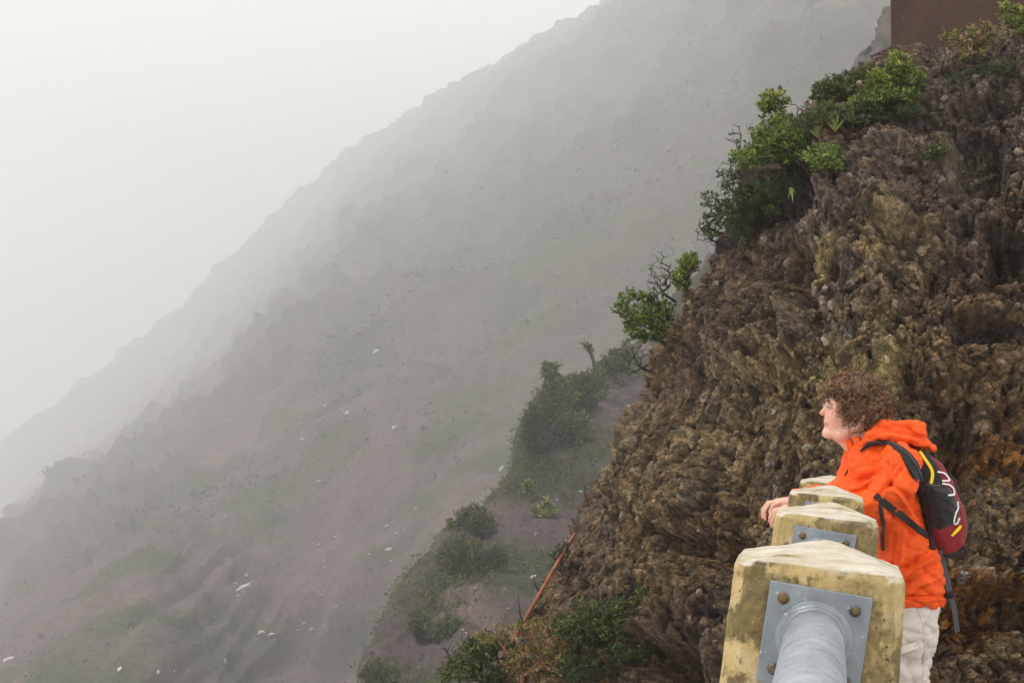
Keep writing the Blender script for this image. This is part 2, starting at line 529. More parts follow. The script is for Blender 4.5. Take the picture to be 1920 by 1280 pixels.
dent(1380, 620, 80, 60, 0.10, 0.6)
dent(1230, 1230, 60, 40, -0.51, 0.5)
dent(1860, 1085, 90, 14, 0.14, 0.4)
dent(1880, 1140, 90, 30, -0.20, 0.4)
G = G + Nn * h.reshape(NR, NC, 1)
cp = G.reshape(-1, 3)
cliff_F = grid_faces(NR, NC)
qx, qy, qd = pix(cp)
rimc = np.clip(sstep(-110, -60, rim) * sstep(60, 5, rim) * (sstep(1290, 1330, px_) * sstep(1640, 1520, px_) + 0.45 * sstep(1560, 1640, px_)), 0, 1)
# rock colours
n_a1 = fbm(cp, 1.3, 4, seed=90); n_b1 = fbm(cp, (3.0, 3.0, 1.1), 4, seed=94); n_c1 = fbm(cp, 5.0, 3, seed=97); n_d1 = fbm(cp, 11.0, 3, 0.6, seed=99)
cc = lerp3((0.225, 0.145, 0.072), (0.305, 0.225, 0.122), sstep(-0.5, 0.6, n_a1))                       # brown to olive tan
cc = lerp3(cc, (0.270, 0.205, 0.155), sstep(-0.1, 0.6, n_b1 + 0.9 * sstep(720, 380, qy) - 0.45))       # mauve grey upper rock
cc = lerp3(cc, (0.36, 0.33, 0.275), sstep(0.35, 0.8, n_d1) * 0.75)                                     # pale crusts
cc = lerp3(cc, (0.085, 0.060, 0.042), sstep(0.30, 0.75, n_c1) * 0.75)                                  # dark wet rock
org = sstep(1250, 1700, qx) * sstep(640, 900, qy)
cc = lerp3(cc, (0.30, 0.130, 0.030), sstep(0.05, 0.6, fbm(cp, 2.6, 3, seed=103) + 0.35 * sstep(900, 1200, qy)) * org * 1.0)   # rust and ochre
cc = lerp3(cc, (0.52, 0.40, 0.175), sstep(-0.35, 0.5, fbm(cp, 1.9, 3, seed=107)) * sstep(190, 50, np.abs(qx - 1600 + 0.25 * (qy - 560))) * sstep(330, 480, qy) * sstep(830, 650, qy) * 0.8)
cc = lerp3(cc, (0.40, 0.37, 0.34), sstep(26, 8, np.abs(qy - 1075 - 12 * noise(cp, 4.0, 7))) * sstep(1740, 1800, qx) * sstep(0.0, .4, noise(cp, 9., 8)) * 0.8)
cc = lerp3(cc, (0.165, 0.110, 0.080), sstep(-0.1, 0.5, fbm(cp, 0.8, 3, seed=111) + 0.4 * sstep(1400, 1150, qx) - 0.15) * 0.7)         # darker purplish brown
lum = cc.mean(1, keepdims=True); cc = np.clip(lum + (cc - lum) * 1.10, 0.01, 1)
cc = cc * (0.42 + 0.26 * (i2 - 0.5) + 0.34 * (i3 - 0.5) + 0.24 * (i1 - 0.5))[:, None]                     # every grain its own shade
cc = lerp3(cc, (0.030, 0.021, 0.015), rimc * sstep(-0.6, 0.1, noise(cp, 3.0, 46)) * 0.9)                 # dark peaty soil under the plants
m_cliff = tint_mat('volcanic_cliff_rock', fine=85.0, var=0.7, bump=1.0, bdist=0.016, big=22.0)
cliff = tag(build('near_cliff', cp, cliff_F, m_cliff, smooth=False, colors=np.clip(cc, 0.01, 1)), 'knobbly brown volcanic rock face', kind='structure')
Gs = G[::4, ::4]
cliff_bvh = bvh_of(Gs.reshape(-1, 3), grid_faces(*Gs.shape[:2]))

# loose angular chips and crumbs caught on the rock face
def chips():
    rs = np.random.RandomState(404)
    vis = np.where((qx > 900) & (qx < 1960) & (qy > 60) & (qy < 1320) & (qd < 12.5))[0]
    n = 15000
    idx = rs.choice(vis, n)
    t_ = (1 + 5 ** .5) / 2
    v = np.array([(-1, t_, 0), (1, t_, 0), (-1, -t_, 0), (1, -t_, 0), (0, -1, t_), (0, 1, t_), (0, -1, -t_), (0, 1, -t_), (t_, 0, -1), (t_, 0, 1), (-t_, 0, -1), (-t_, 0, 1)], float) / 1.9
    f = np.array([(0, 11, 5), (0, 5, 1), (0, 1, 7), (0, 7, 10), (0, 10, 11), (1, 5, 9), (5, 11, 4), (11, 10, 2), (10, 7, 6), (7, 1, 8), (3, 9, 4), (3, 4, 2), (3, 2, 6), (3, 6, 8), (3, 8, 9), (4, 9, 5), (2, 4, 11), (6, 2, 10), (8, 6, 7), (9, 8, 1)])
    size = 0.0075 * (1 + rs.pareto(2.4, n)); size = np.clip(size, 0.007, 0.030)
    V = v[None] * rs.uniform(0.5, 1.3, (n, 12, 1)) * (size[:, None] * rs.uniform(0.6, 1.3, (n, 3)))[:, None, :]
    a = unit3(rs.normal(size=(n, 3))); b_ = unit3(np.cross(a, rs.normal(size=(n, 3)))); c_ = np.cross(a, b_)
    V = V[..., 0:1] * a[:, None] + V[..., 1:2] * b_[:, None] + V[..., 2:3] * c_[:, None] + cp[idx][:, None]
    base = cc[idx] * rs.uniform(0.6, 1.7, (n, 1))
    base = base * 0.9 + 0.1 * base.mean(1, keepdims=True)
    F = (np.arange(n) * 12)[:, None, None] + f[None]
    o = build('rock_chips', V.reshape(-1, 3), F.reshape(-1, 3), m_cliff, cliff, smooth=False, colors=np.repeat(np.clip(base, 0.01, 0.6), 12, 0))
    o['kind'] = 'stuff'
def unit3(v): return v / (np.linalg.norm(v, axis=-1, keepdims=True) + 1e-12)
chips()

# ------------------------------------------------------------------ railing
VPR = Vector(P(1560, 825, 1.0) - C3); VPR.z = 0; RD = VPR.normalized()     # along the railing
RS = Vector((RD.y, -RD.x, 0))                                              # to the right of it
SP_ = 1.62
APEX1 = Vector(P(1522, 1008, 2.62))
dz = RD.dot(Vector(-R3[:, 2]))
POST_H, POST_W, POST_D = APEX1.z, 0.268, 0.25
post_base = lambda k: Vector((APEX1.x, APEX1.y, 0)) + RD * ((SP_ * k) / dz)

m_conc, nt, b = new_mat('weathered_cream_concrete')
tc = N(nt, 'ShaderNodeTexCoord'); oi = N(nt, 'ShaderNodeObjectInfo')
vadd = N(nt, 'ShaderNodeVectorMath', operation='ADD')
vm = N(nt, 'ShaderNodeVectorMath', operation='SCALE'); vm.inputs[0].default_value = (17.0, 31.0, 23.0)
nt.links.new(oi.outputs['Random'], vm.inputs['Scale'])
nt.links.new(tc.outputs['Object'], vadd.inputs[0]); nt.links.new(vm.outputs[0], vadd.inputs[1])
def cn(scale, detail=5.0, rough=0.6, stretch=None):
    n = N(nt, 'ShaderNodeTexNoise', Scale=scale, Detail=detail, Roughness=rough)
    src = vadd.outputs[0]
    if stretch:
        mp = N(nt, 'ShaderNodeVectorMath', operation='MULTIPLY'); mp.inputs[1].default_value = stretch
        nt.links.new(src, mp.inputs[0]); src = mp.outputs[0]
    nt.links.new(src, n.inputs['Vector']); return n.outputs['Fac']
c0 = ramp(nt, cn(9, 6, .65), [(0.30, (0.29, 0.19, 0.060)), (0.5, (0.43, 0.315, 0.135)), (0.72, (0.54, 0.45, 0.28))]).outputs['Color']
f1 = ramp(nt, cn(8.5, 7, .66, (1, 1, .75)), [(0.462, (0, 0, 0)), (0.505, (1, 1, 1))]).outputs['Color']       # brown algae patches
c1 = mixc(nt, f1, c0, ramp(nt, cn(60, 4), [(0.3, (0.085, 0.060, 0.022)), (0.7, (0.20, 0.145, 0.055))]).outputs['Color'])
f1b = ramp(nt, cn(7, 7, .72, (1.6, 1.6, .38)), [(0.49, (0, 0, 0)), (0.60, (1, 1, 1))]).outputs['Color']                # drip streaks
c1 = mixc(nt, mixc(nt, 1.0, f1b, (0.75, 0.75, 0.75), 'MULTIPLY'), c1, ramp(nt, cn(45, 5, .7), [(0.35, (0.10, 0.075, 0.028)), (0.65, (0.30, 0.22, 0.085))]).outputs['Color'])
f2 = ramp(nt, cn(38, 5, .7), [(0.62, (0, 0, 0)), (0.68, (1, 1, 1))]).outputs['Color']
c2 = mixc(nt, f2, c1, (0.42, 0.30, 0.04))                                                                # ochre lichen
f3 = ramp(nt, cn(75, 3), [(0.66, (0, 0, 0)), (0.70, (1, 1, 1))]).outputs['Color']
c3 = mixc(nt, f3, c2, (0.05, 0.035, 0.02))                                                               # pinholes
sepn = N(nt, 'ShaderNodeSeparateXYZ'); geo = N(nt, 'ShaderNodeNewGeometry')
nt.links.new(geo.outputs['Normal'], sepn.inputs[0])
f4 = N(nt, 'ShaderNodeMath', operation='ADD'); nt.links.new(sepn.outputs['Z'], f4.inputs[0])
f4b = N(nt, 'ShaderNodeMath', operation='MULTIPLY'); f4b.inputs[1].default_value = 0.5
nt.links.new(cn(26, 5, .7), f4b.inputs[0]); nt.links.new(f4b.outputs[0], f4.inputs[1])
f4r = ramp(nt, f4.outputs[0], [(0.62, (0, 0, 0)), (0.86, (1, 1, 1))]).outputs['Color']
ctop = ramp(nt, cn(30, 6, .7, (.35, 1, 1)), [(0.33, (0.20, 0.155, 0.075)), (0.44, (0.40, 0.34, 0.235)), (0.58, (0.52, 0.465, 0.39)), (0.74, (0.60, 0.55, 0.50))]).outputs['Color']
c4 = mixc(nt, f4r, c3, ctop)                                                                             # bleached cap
nt.links.new(c4, b.inputs['Base Color'])
b.inputs['Roughness'].default_value = 0.85
hb = N(nt, 'ShaderNodeMath', operation='SUBTRACT'); nt.links.new(cn(90, 5), hb.inputs[0]); nt.links.new(f3, hb.inputs[1])
add_bump(nt, b, hb.outputs[0], 0.6, 0.006)

def galv_mat(name, k):
    m, nt, b = new_mat(name)
    tc = N(nt, 'ShaderNodeTexCoord')
    n1 = N(nt, 'ShaderNodeTexNoise', Scale=22.0, Detail=6.0, Roughness=0.65); nt.links.new(tc.outputs['Object'], n1.inputs['Vector'])
    r1 = ramp(nt, n1.outputs['Fac'], [(p_, tuple(k * x for x in c_)) for p_, c_ in ((0.3, (0.29, 0.335, 0.385)), (0.55, (0.42, 0.46, 0.50)), (0.75, (0.56, 0.59, 0.62)))])
    n2 = N(nt, 'ShaderNodeTexNoise', Scale=70.0, Detail=3.0); nt.links.new(tc.outputs['Object'], n2.inputs['Vector'])
    r2 = ramp(nt, n2.outputs['Fac'], [(0.66, (0, 0, 0)), (0.74, (1, 1, 1))])
    nt.links.new(mixc(nt, r2.outputs['Color'], r1.outputs['Color'], (0.62, 0.60, 0.55)), b.inputs['Base Color'])
    b.inputs['Metallic'].default_value = 0.35
    rr = ramp(nt, n1.outputs['Fac'], [(0.3, (0.38,) * 3), (0.7, (0.58,) * 3)])
    nt.links.new(rr.outputs['Color'], b.inputs['Roughness'])
    add_bump(nt, b, n2.outputs['Fac'], 0.12, 0.002)
    return m
m_galv = galv_mat('galvanised_plate', 0.52)
m_pipe = galv_mat('galvanised_pipe', 0.80)
m_rust = plain_mat('rusty_bolt_steel', (0.13, 0.088, 0.035), 0.75, 0.5, 120, 0.4, 200, 0.3)
m_dull = plain_mat('dark_washer_steel', (0.10, 0.10, 0.105), 0.5, 0.3, 120, 0.2, 200, 0.5)

def sq_ring(w, d, c, z):
    """chamfered rectangle, 8 corners: local x to the right of the railing, y along it"""
    a, e = w / 2, d / 2
    return [(a, -e + c, z), (a, e - c, z), (a - c, e, z), (-a + c, e, z), (-a, e - c, z), (-a, -e + c, z), (-a + c, -e, z), (a - c, -e, z)]

PM = Matrix.Rotation(math.atan2(RS.y, RS.x), 4, 'Z')
def make_post():
    root = empty('railing_post', (0, 0, 0))
    V = []; F = []
    H = POST_H
    prof = [(-0.25, 1.10, 0.026), (0.0, 1.10, 0.026), (H - 0.30, 1.03, 0.026), (H - 0.075, 1.0, 0.026), (H - 0.050, 0.993, 0.026), (H - 0.036, 0.955, 0.03),
            (H - 0.012, 0.36, 0.02), (H - 0.002, 0.10, 0.006)]
    apex_shift = [0] * 6 + [0.011, 0.016]
    for (z, s, c), ax_ in zip(prof, apex_shift): V += [(x + ax_, y, zz_) for x, y, zz_ in sq_ring(POST_W * s, POST_D * s, c * (s if s > .9 else 1), z)]
    for k in range(len(prof) - 1):
        for j in range(8): F.append((k * 8 + j, k * 8 + (j + 1) % 8, k * 8 + 8 + (j + 1) % 8, k * 8 + 8 + j))
    F.append(tuple(reversed(range(8)))); F.append(tuple(range((len(prof) - 1) * 8, len(prof) * 8)))
    V = np.array([PM @ Vector(v) for v in V])
    o = build('shaft', V, F, m_conc, root, smooth=True)
    bevel(o, 0.010, 3, 14)
    sb = o.modifiers.new('sub', 'SUBSURF'); sb.subdivision_type = 'SIMPLE'; sb.levels = 3; sb.render_levels = 3
    tx = bpy.data.textures.get('concrete_wear')
    if tx is None:
        tx = bpy.data.textures.new('concrete_wear', 'CLOUDS'); tx.noise_scale = 0.045; tx.noise_depth = 4
    dm = o.modifiers.new('wear', 'DISPLACE'); dm.texture = tx; dm.strength = 0.007; dm.mid_level = 0.5; dm.texture_coords = 'LOCAL'
    for p in o.data.polygons: p.use_smooth = True
    return root

post_labels = {
    0: 'weathered cream concrete railing post nearest of all, below the picture edge',
    1: 'largest stained cream concrete railing post in front, with the full galvanised flange and pipe',
    2: 'second nearest cream concrete post, top of its steel plate showing behind the front post',
    3: 'third concrete post, a thin cream cap between the second post and the orange sleeve',
    4: 'farthest concrete post, cream cap half hidden by the orange jacket chest'}
proto = make_post()
for k in range(-1, 4):
    r = proto if k == -1 else copy_tree(proto)
    r.location = post_base(k)
    r.rotation_euler = (0, 0, 0)
    # the old posts lean a little out to the right, turning about the railing direction
    r.rotation_mode = 'QUATERNION'
    r.rotation_quaternion = Matrix.Rotation(rad(0.8 + 0.3 * (k % 2)), 4, RD).to_quaternion()
    tag(r, post_labels[k + 1], 'post', 'concrete posts of the railing')

# pipe rails: each runs towards the camera from a plate bolted on the near face of a post
PC1 = Vector(P(1526, 1200, 2.47))
off_z = PC1.z; off_s = (PC1 - post_base(0)).dot(RS)
lean = math.tan(rad(1.85))
TILT = rad(4.0)
def make_rail():
    root = empty('pipe_rail', (0, 0, 0))
    # local frame: x right, y along the railing (away), origin at the plate centre on the post's near face
    L = SP_ / dz - POST_D * 1.03
    mb = MB()
    mb.tube([(0, -L + 0.012, 0), (0, -0.011, 0)], 0.0462, 48); tube = mb
    def place(o):
        return o
    def conv(V): return np.array([PM @ Vector(v) for v in V])
    o = build('tube', conv(tube.V), tube.F, m_pipe, root)
    for side, y0, y1 in ((0, -0.010, 0.0), (1, -L, -L + 0.010)):
        s = 0.079
        cs, sn = math.cos(-TILT), math.sin(-TILT)
        base = [(-s, -s), (s, -s), (s, s), (-s, s)]
        pr = [(x * cs - z * sn, x * sn + z * cs) for x, z in base]
        V = [(x, y0, z) for x, z in pr] + [(x, y1, z) for x, z in pr]
        F = [(0, 1, 2, 3), (7, 6, 5, 4), (0, 4, 5, 1), (1, 5, 6, 2), (2, 6, 7, 3), (3, 7, 4, 0)]
        pl = build('flange_plate', conv(V), F, m_galv, root, smooth=False); bevel(pl, 0.0016, 2)
        # weld bead and neck ring
        sg = -1 if side == 0 else 1
        yf = y0 if side == 0 else y1
        mb = MB(); n = 48; V = []; F = []
        prof = [(0.0600, 0.0), (0.0600, 0.002), (0.058, 0.003), (0.0520, 0.0035), (0.0510, 0.009), (0.0472, 0.013), (0.0458, 0.013)]
        for rr_, yy in prof:
            for j in range(n):
                a = 2 * math.pi * j / n; w = 1 + (0.012 * math.sin(9 * a) * (1 if yy > .006 else 0))
                V.append((rr_ * w * math.cos(a), yf + sg * yy, rr_ * w * math.sin(a)))
        for k in range(len(prof) - 1):
            for j in range(n): F.append((k * n + j, k * n + (j + 1) % n, k * n + n + (j + 1) % n, k * n + n + j))
        build('weld_collar', conv(V), F, m_galv, root)
        for q, (bx, bz) in enumerate(((-.0550, .0550), (.0550, .0550), (.0550, -.0550), (-.0550, -.0550))):
            x, z = bx * cs - bz * sn, bx * sn + bz * cs
            mw = MB(); mw.tube([(x, yf + sg * -0.0005, z), (x, yf + sg * 0.0022, z)], 0.0090, 20)
            bo = build('bolt', conv(MBhex(x, yf, z, sg)), MBHEX_F, m_rust, root, smooth=False); bevel(bo, 0.0009, 2)
            build('washer', conv(mw.V), mw.F, m_dull if q else m_rust, bo)
    return root
def MBhex(x, yf, z, sg):
    V = []
    for yy, r in ((0.0024, .0066), (0.0074, .0066), (0.0082, .0056), (0.0083, .0036), (0.0132, .0036)):
        for j in range(6):
            a = math.pi / 3 * j + .2
            V.append((x + r * math.cos(a), yf + sg * yy, z + r * math.sin(a)))
    return V
MBHEX_F = [(k * 6 + j, k * 6 + (j + 1) % 6, k * 6 + 6 + (j + 1) % 6, k * 6 + 6 + j) for k in range(4) for j in range(6)] + [tuple(range(24, 30))]
rail_labels = ['thick galvanised pipe rail running out of the picture bottom from the front post',
               'galvanised pipe rail behind the front post, its blue grey plate on the second post',
               'galvanised pipe rail between the second and third posts, only its far plate showing',
               'galvanised pipe rail under the orange sleeve, between the third and farthest posts']
rproto = make_rail()
for k in range(4):
    r = rproto if k == 0 else copy_tree(rproto)
    c = post_base(k) - RD * (POST_D / 2 + 0.0005) + RS * off_s; c.z = off_z
    r.location = c
    tag(r, rail_labels[k], 'pipe rail', 'galvanised pipe rails')

# ------------------------------------------------------------------ walkway under the railing
m_walk = plain_mat('walkway_concrete', (0.27, 0.235, 0.19), 0.9, 0.3, 6, 0.5, 60)
wa = post_base(-2.2); wb = post_base(6)
V = []
for p in (wa, wb):
    for s, z in ((-0.32, -0.6), (-0.32, 0.0), (3.4, 0.0), (3.4, -0.6)): V.append(p + RS * s + Vector((0, 0, z)))
F = [(0, 1, 5, 4), (1, 2, 6, 5), (2, 3, 7, 6), (3, 0, 4, 7), (0, 3, 2, 1), (4, 5, 6, 7)]
walk = tag(build('walkway', np.array(V), F, m_walk, smooth=False), 'concrete walkway between railing and cliff', kind='structure'); bevel(walk, 0.02, 2)
# ------------------------------------------------------------------ plants
def unit(v):
    return v / (np.linalg.norm(v, axis=-1, keepdims=True) + 1e-12)

def segs_mesh(A, B, ra, rb, n=5):
    t = unit(B - A)
    ref = np.where(np.abs(t[:, 2:3]) < 0.9, np.array([[0, 0, 1.0]]), np.array([[1.0, 0, 0]]))
    u = unit(np.cross(t, ref)); v = np.cross(t, u)
    an = np.arange(n) * 2 * np.pi / n
    ring = u[:, None] * np.cos(an)[None, :, None] + v[:, None] * np.sin(an)[None, :, None]
    VA = A[:, None] + ring * ra[:, None, None]; VB = B[:, None] + ring * rb[:, None, None]
    V = np.concatenate([VA, VB], 1)                                  # (m, 2n, 3)
    j = np.arange(n); q = np.stack([j, (j + 1) % n, n + (j + 1) % n, n + j], -1)
    F = (np.arange(len(A)) * 2 * n)[:, None, None] + q[None]
    return V.reshape(-1, 3), F.reshape(-1, 4)

def leaves_mesh(pos, d, up, L, W, droop=0.15):
    d = unit(d); s = unit(np.cross(d, up)); n = np.cross(s, d)
    L = L[:, None]; W = W[:, None]
    base = pos; mid = pos + d * L * 0.55 - n * L * 0.03
    l = pos + d * L * 0.58 + s * W * 0.5 + n * W * 0.18; r = pos + d * L * 0.58 - s * W * 0.5 + n * W * 0.18
    tip = pos + d * L - n * L * droop
    V = np.stack([base, l, r, tip, mid], 1)
    q = np.array([[0, 4, 1], [0, 2, 4], [1, 4, 3], [4, 2, 3]])
    F = (np.arange(len(pos)) * 5)[:, None, None] + q[None]
    return V.reshape(-1, 3), F.reshape(-1, 3)

def skeleton(root, tips, rs, seg, jit, up_bias=0.0):
    order = np.argsort(np.linalg.norm(tips - root, axis=1))
    nodes = [root]; par = [-1]; tip_idx = []
    arr = np.empty((len(tips) * 14 + 16, 3)); arr[0] = root; cnt = 1
    rd = np.empty(len(arr)); rd[0] = 0.0
    for k in order:
        t = tips[k]; dr = np.linalg.norm(t - root)
        d = np.linalg.norm(arr[:cnt] - t, axis=1) + 0.55 * np.maximum(0, rd[:cnt] - dr * 0.92) + 0.10 * rd[:cnt]
        j = int(np.argmin(d)); a = arr[j].copy()
        m = int(np.clip(np.linalg.norm(t - a) / seg, 1, 12))
        prev = j
        for q in range(1, m + 1):
            f = q / m
            p = a * (1 - f) + t * f
            if q < m: p = p + rs.normal(size=3) * jit * seg + np.array([0, 0, -up_bias * seg * math.sin(f * math.pi)])
            arr[cnt] = p; rd[cnt] = np.linalg.norm(p - root); par.append(prev); prev = cnt; cnt += 1
        tip_idx.append(prev)
    return arr[:cnt], np.array(par), np.array(tip_idx)

def crown(blobs, n, rs):
    w = np.array([b[2] * b[3] for b in blobs], float); w /= w.sum()
    pts = []
    for b, c in zip(blobs, rs.multinomial(n, w)):
        px, py, rx, ry, d, rdp = b
        v = unit(rs.normal(size=(c, 3))); r = rs.uniform(0.25, 1, size=(c, 1)) ** 0.5
        r = r * (1 + 0.42 * noise(v, 2.6, px * 0.013 + py * 0.007)[:, None])
        v = v * r * 1.12
        pts.append(P(px + v[:, 0] * rx, py + v[:, 1] * ry, d + v[:, 2] * rdp))
    return np.concatenate(pts)

def shrub(name, label, cat, group, root, blobs, n, leaf, m_leaf, m_stem, per=8, seed=1, stem_r=0.012, rmin=0.0018, bare=0.0, wl=0.36, seg=None, updir=0.5, twigs=0):
    rs = np.random.RandomState(seed)
    root = np.asarray(root, float)
    tips = crown(blobs, n, rs)
    size = np.linalg.norm(tips - root, axis=1).max()
    seg = seg or size * 0.13
    A, par, ti = skeleton(root, tips, rs, seg, 0.22)
    cnt = np.zeros(len(A)); cnt[ti] = 1
    for k in range(len(A) - 1, 0, -1): cnt[par[k]] += cnt[k]
    r = np.maximum(rmin, stem_r * (np.maximum(cnt, 1) / max(cnt[0], 1)) ** 0.42)
    i = np.arange(1, len(A))
    e = empty(name, root, label, cat, group)
    V, F = segs_mesh(A[par[i]], A[i], np.minimum(r[par[i]], r[i] * 1.35), r[i])
    build('stems', V, F, m_stem, e)
    keep = ti[rs.uniform(size=len(ti)) >= bare]
    if len(keep) and m_leaf is not None:
        axis = unit(unit(A[keep] - A[par[keep]]) * (1 - updir) + np.array([0, 0, updir]) + rs.normal(size=(len(keep), 3)) * 0.15)
        base = np.repeat(A[keep], per, 0); ax = np.repeat(axis, per, 0); back = np.repeat(unit(A[keep] - A[par[keep]]), per, 0)
        m = len(base)
        perp = unit(np.cross(ax, rs.normal(size=(m, 3))))
        al = rs.uniform(0.35, 1.35, size=(m, 1))
        d = ax * np.cos(al) + perp * np.sin(al)
        L = leaf * rs.uniform(0.6, 1.15, size=m)
        pos = base - back * (rs.uniform(0, 1, size=(m, 1)) * leaf * 1.1) + perp * leaf * 0.06
        up = unit(ax * 1.0 + rs.normal(size=(m, 3)) * 0.35)
        V, F = leaves_mesh(pos, d, up, L, L * wl * rs.uniform(0.8, 1.2, size=m))
        build('foliage', V, F, m_leaf, e, smooth=False)
    return e

m_stem = plain_mat('dark_twig_bark', (0.035, 0.026, 0.020), 0.9, 0.4, 60, 0.3, 200)
m_stem_red = plain_mat('reddish_twig_bark', (0.16, 0.065, 0.035), 0.85, 0.4, 40, 0.3, 200)
m_leaf_bright = leaf_mat('bright_green_leaf', (0.022, 0.042, 0.008), (0.13, 0.19, 0.026), tip=(0.24, 0.30, 0.06))
m_leaf_fresh = leaf_mat('fresh_yellow_green_leaf', (0.035, 0.060, 0.010), (0.20, 0.25, 0.035), tip=(0.36, 0.36, 0.08))
m_leaf_mid = leaf_mat('mid_green_leaf', (0.018, 0.032, 0.008), (0.085, 0.115, 0.020), tip=(0.17, 0.19, 0.045))
m_leaf_dark = leaf_mat('dark_green_leaf', (0.018, 0.034, 0.009), (0.060, 0.090, 0.018))
m_leaf_olive = leaf_mat('olive_scrub_leaf', (0.035, 0.045, 0.014), (0.12, 0.13, 0.035))
m_leaf_pink = leaf_mat('pink_tipped_leaf', (0.045, 0.060, 0.014), (0.20, 0.20, 0.045), tip=(0.40, 0.19, 0.11))
m_leaf_far = leaf_mat('far_scrub_leaf', (0.030, 0.034, 0.018), (0.062, 0.064, 0.032), rough=0.8)
m_lance = leaf_mat('pale_lance_leaf', (0.07, 0.10, 0.02), (0.19, 0.21, 0.045), rough=0.35)

def on_cliff(px, py, off=0.03):
    h, n = ray_px(cliff_bvh, px, py)
    if h is None or (np.array(h) - C3) @ np.array(-R3[:, 2]) > 13.0:
        return P(px, py, DS)
    d = float(pix(np.array(h))[2])
    return P(px, py, d - off)

def cliff_shrub(name, label, root_px, blobs, n, leaf, m_leaf, off=0.12, rdp=None, **kw):
    root = on_cliff(*root_px, off=-0.02)
    d0 = float(pix(root)[2])
    bl = []
    for (x, y, rx, ry) in blobs:
        h = on_cliff(x, y, 0)
        d = min(float(pix(h)[2]), d0 + 0.15) - off
        bl.append((x, y, rx, ry, d, rdp or (min(rx, ry) * d / FPX)))
    return shrub(name, label, 'shrub', None, root, bl, n, leaf, m_leaf, kw.pop('stem', m_stem), **kw)

cliff_shrub('round_shrub', 'round bright green shrub jutting from the cliff edge, lowest of the two there', (1258, 655),
            [(1198, 580, 44, 36), (1232, 590, 32, 34), (1210, 618, 40, 24)], 300, 0.042, m_leaf_bright, off=0.05, rdp=0.2, per=9, seed=3, stem_r=0.016)
cliff_shrub('bare_shrub', 'leafless dark twiggy shrub above the round green shrub', (1268, 566),
            [(1238, 512, 26, 36), (1228, 535, 22, 20)], 150, 0.03, m_leaf_fresh, off=0.05, rdp=0.12, per=5, seed=4, bare=0.96, stem_r=0.010, rmin=0.0017, seg=0.07)
cliff_shrub('small_shrub', 'small upright yellow green shrub beside the leafless twigs', (1296, 560),
            [(1288, 495, 20, 20), (1278, 522, 15, 20), (1298, 488, 12, 14)], 130, 0.042, m_leaf_fresh, off=0.05, rdp=0.13, per=9, seed=5)
cliff_shrub('dead_twigs', 'spiky dead twigs hanging below the round green shrub', (1222, 690),
            [(1188, 692, 22, 14), (1192, 660, 24, 14)], 50, 0.03, None, off=0.03, rdp=0.12, seed=6, stem_r=0.008, rmin=0.0024)
cliff_shrub('tall_shrub', 'large dense green shrub overhanging the upper cliff edge', (1478, 352),
            [(1468, 248, 56, 26), (1500, 275, 62, 30), (1440, 285, 48, 26), (1545, 296, 34, 20), (1400, 300, 30, 18)], 620, 0.046, m_leaf_bright, off=0.16, rdp=0.30, per=9, seed=7, stem_r=0.02)
cliff_shrub('sprig_shrub', 'upright leafy sprig standing above the large overhanging shrub', (1466, 258),
            [(1448, 190, 27, 20), (1440, 210, 20, 14), (1462, 222, 14, 14)], 85, 0.050, m_leaf_fresh, off=0.10, rdp=0.12, per=9, seed=8)
cliff_shrub('twiggy_shrub', 'thin half bare shrub on the left rim of the large shrub', (1420, 385),
            [(1376, 255, 16, 24), (1384, 290, 14, 24), (1362, 335, 18, 24), (1376, 340, 22, 26)], 120, 0.036, m_leaf_dark, off=0.06, rdp=0.16, per=6, seed=9, bare=0.55, rmin=0.0024)
cliff_shrub('low_sprig', 'small leafy sprig low on the rim, over bare spiky twigs', (1362, 440),
            [(1328, 372, 18, 14), (1345, 385, 16, 12), (1322, 425, 16, 20), (1338, 415, 22, 24)], 110, 0.034, m_leaf_mid, off=0.05, rdp=0.14, per=7, seed=10, bare=0.45, rmin=0.0022)
cliff_shrub('shaded_shrub', 'dark hanging foliage in the hollow beneath the large shrub', (1440, 372),
            [(1415, 375, 50, 40), (1390, 430, 30, 30), (1470, 350, 40, 26), (1370, 400, 30, 30)], 420, 0.040, m_leaf_dark, off=0.10, rdp=0.18, per=7, seed=11)
cliff_shrub('hollow_tuft', 'small lighter green tuft in the dark hollow under the rim', (1425, 400),
            [(1412, 376, 18, 12), (1450, 395, 16, 12)], 55, 0.034, m_leaf_mid, off=0.26, rdp=0.08, per=8, seed=12)
cliff_shrub('mat_shrub', 'low leafy mat on the cliff top, left of the brown wall', (1600, 190),
            [(1590, 160, 46, 24), (1560, 182, 36, 22), (1625, 140, 32, 18), (1545, 165, 20, 14)], 430, 0.034, m_leaf_mid, off=0.08, rdp=0.22, per=8, seed=13)
cliff_shrub('bright_mat_shrub', 'bright green low shrub just below the corner of the brown wall', (1690, 170),
            [(1690, 125, 28, 18), (1665, 150, 40, 20), (1715, 150, 28, 14), (1680, 105, 14, 10)], 380, 0.040, m_leaf_fresh, off=0.12, rdp=0.20, per=9, seed=14)
cliff_shrub('cushion_shrub', 'green cushion of leaves draping over the rim below the mats', (1650, 205),
            [(1650, 182, 46, 18), (1690, 178, 30, 14), (1620, 195, 34, 14)], 320, 0.038, m_leaf_bright, off=0.14, rdp=0.18, per=8, seed=15)
cliff_shrub('rim_shrub', 'dull dark shrub hanging under the green cushion', (1660, 235),
            [(1660, 215, 60, 16), (1710, 205, 26, 14), (1600, 225, 34, 12)], 230, 0.034, m_leaf_dark, off=0.10, rdp=0.14, per=7, seed=16)
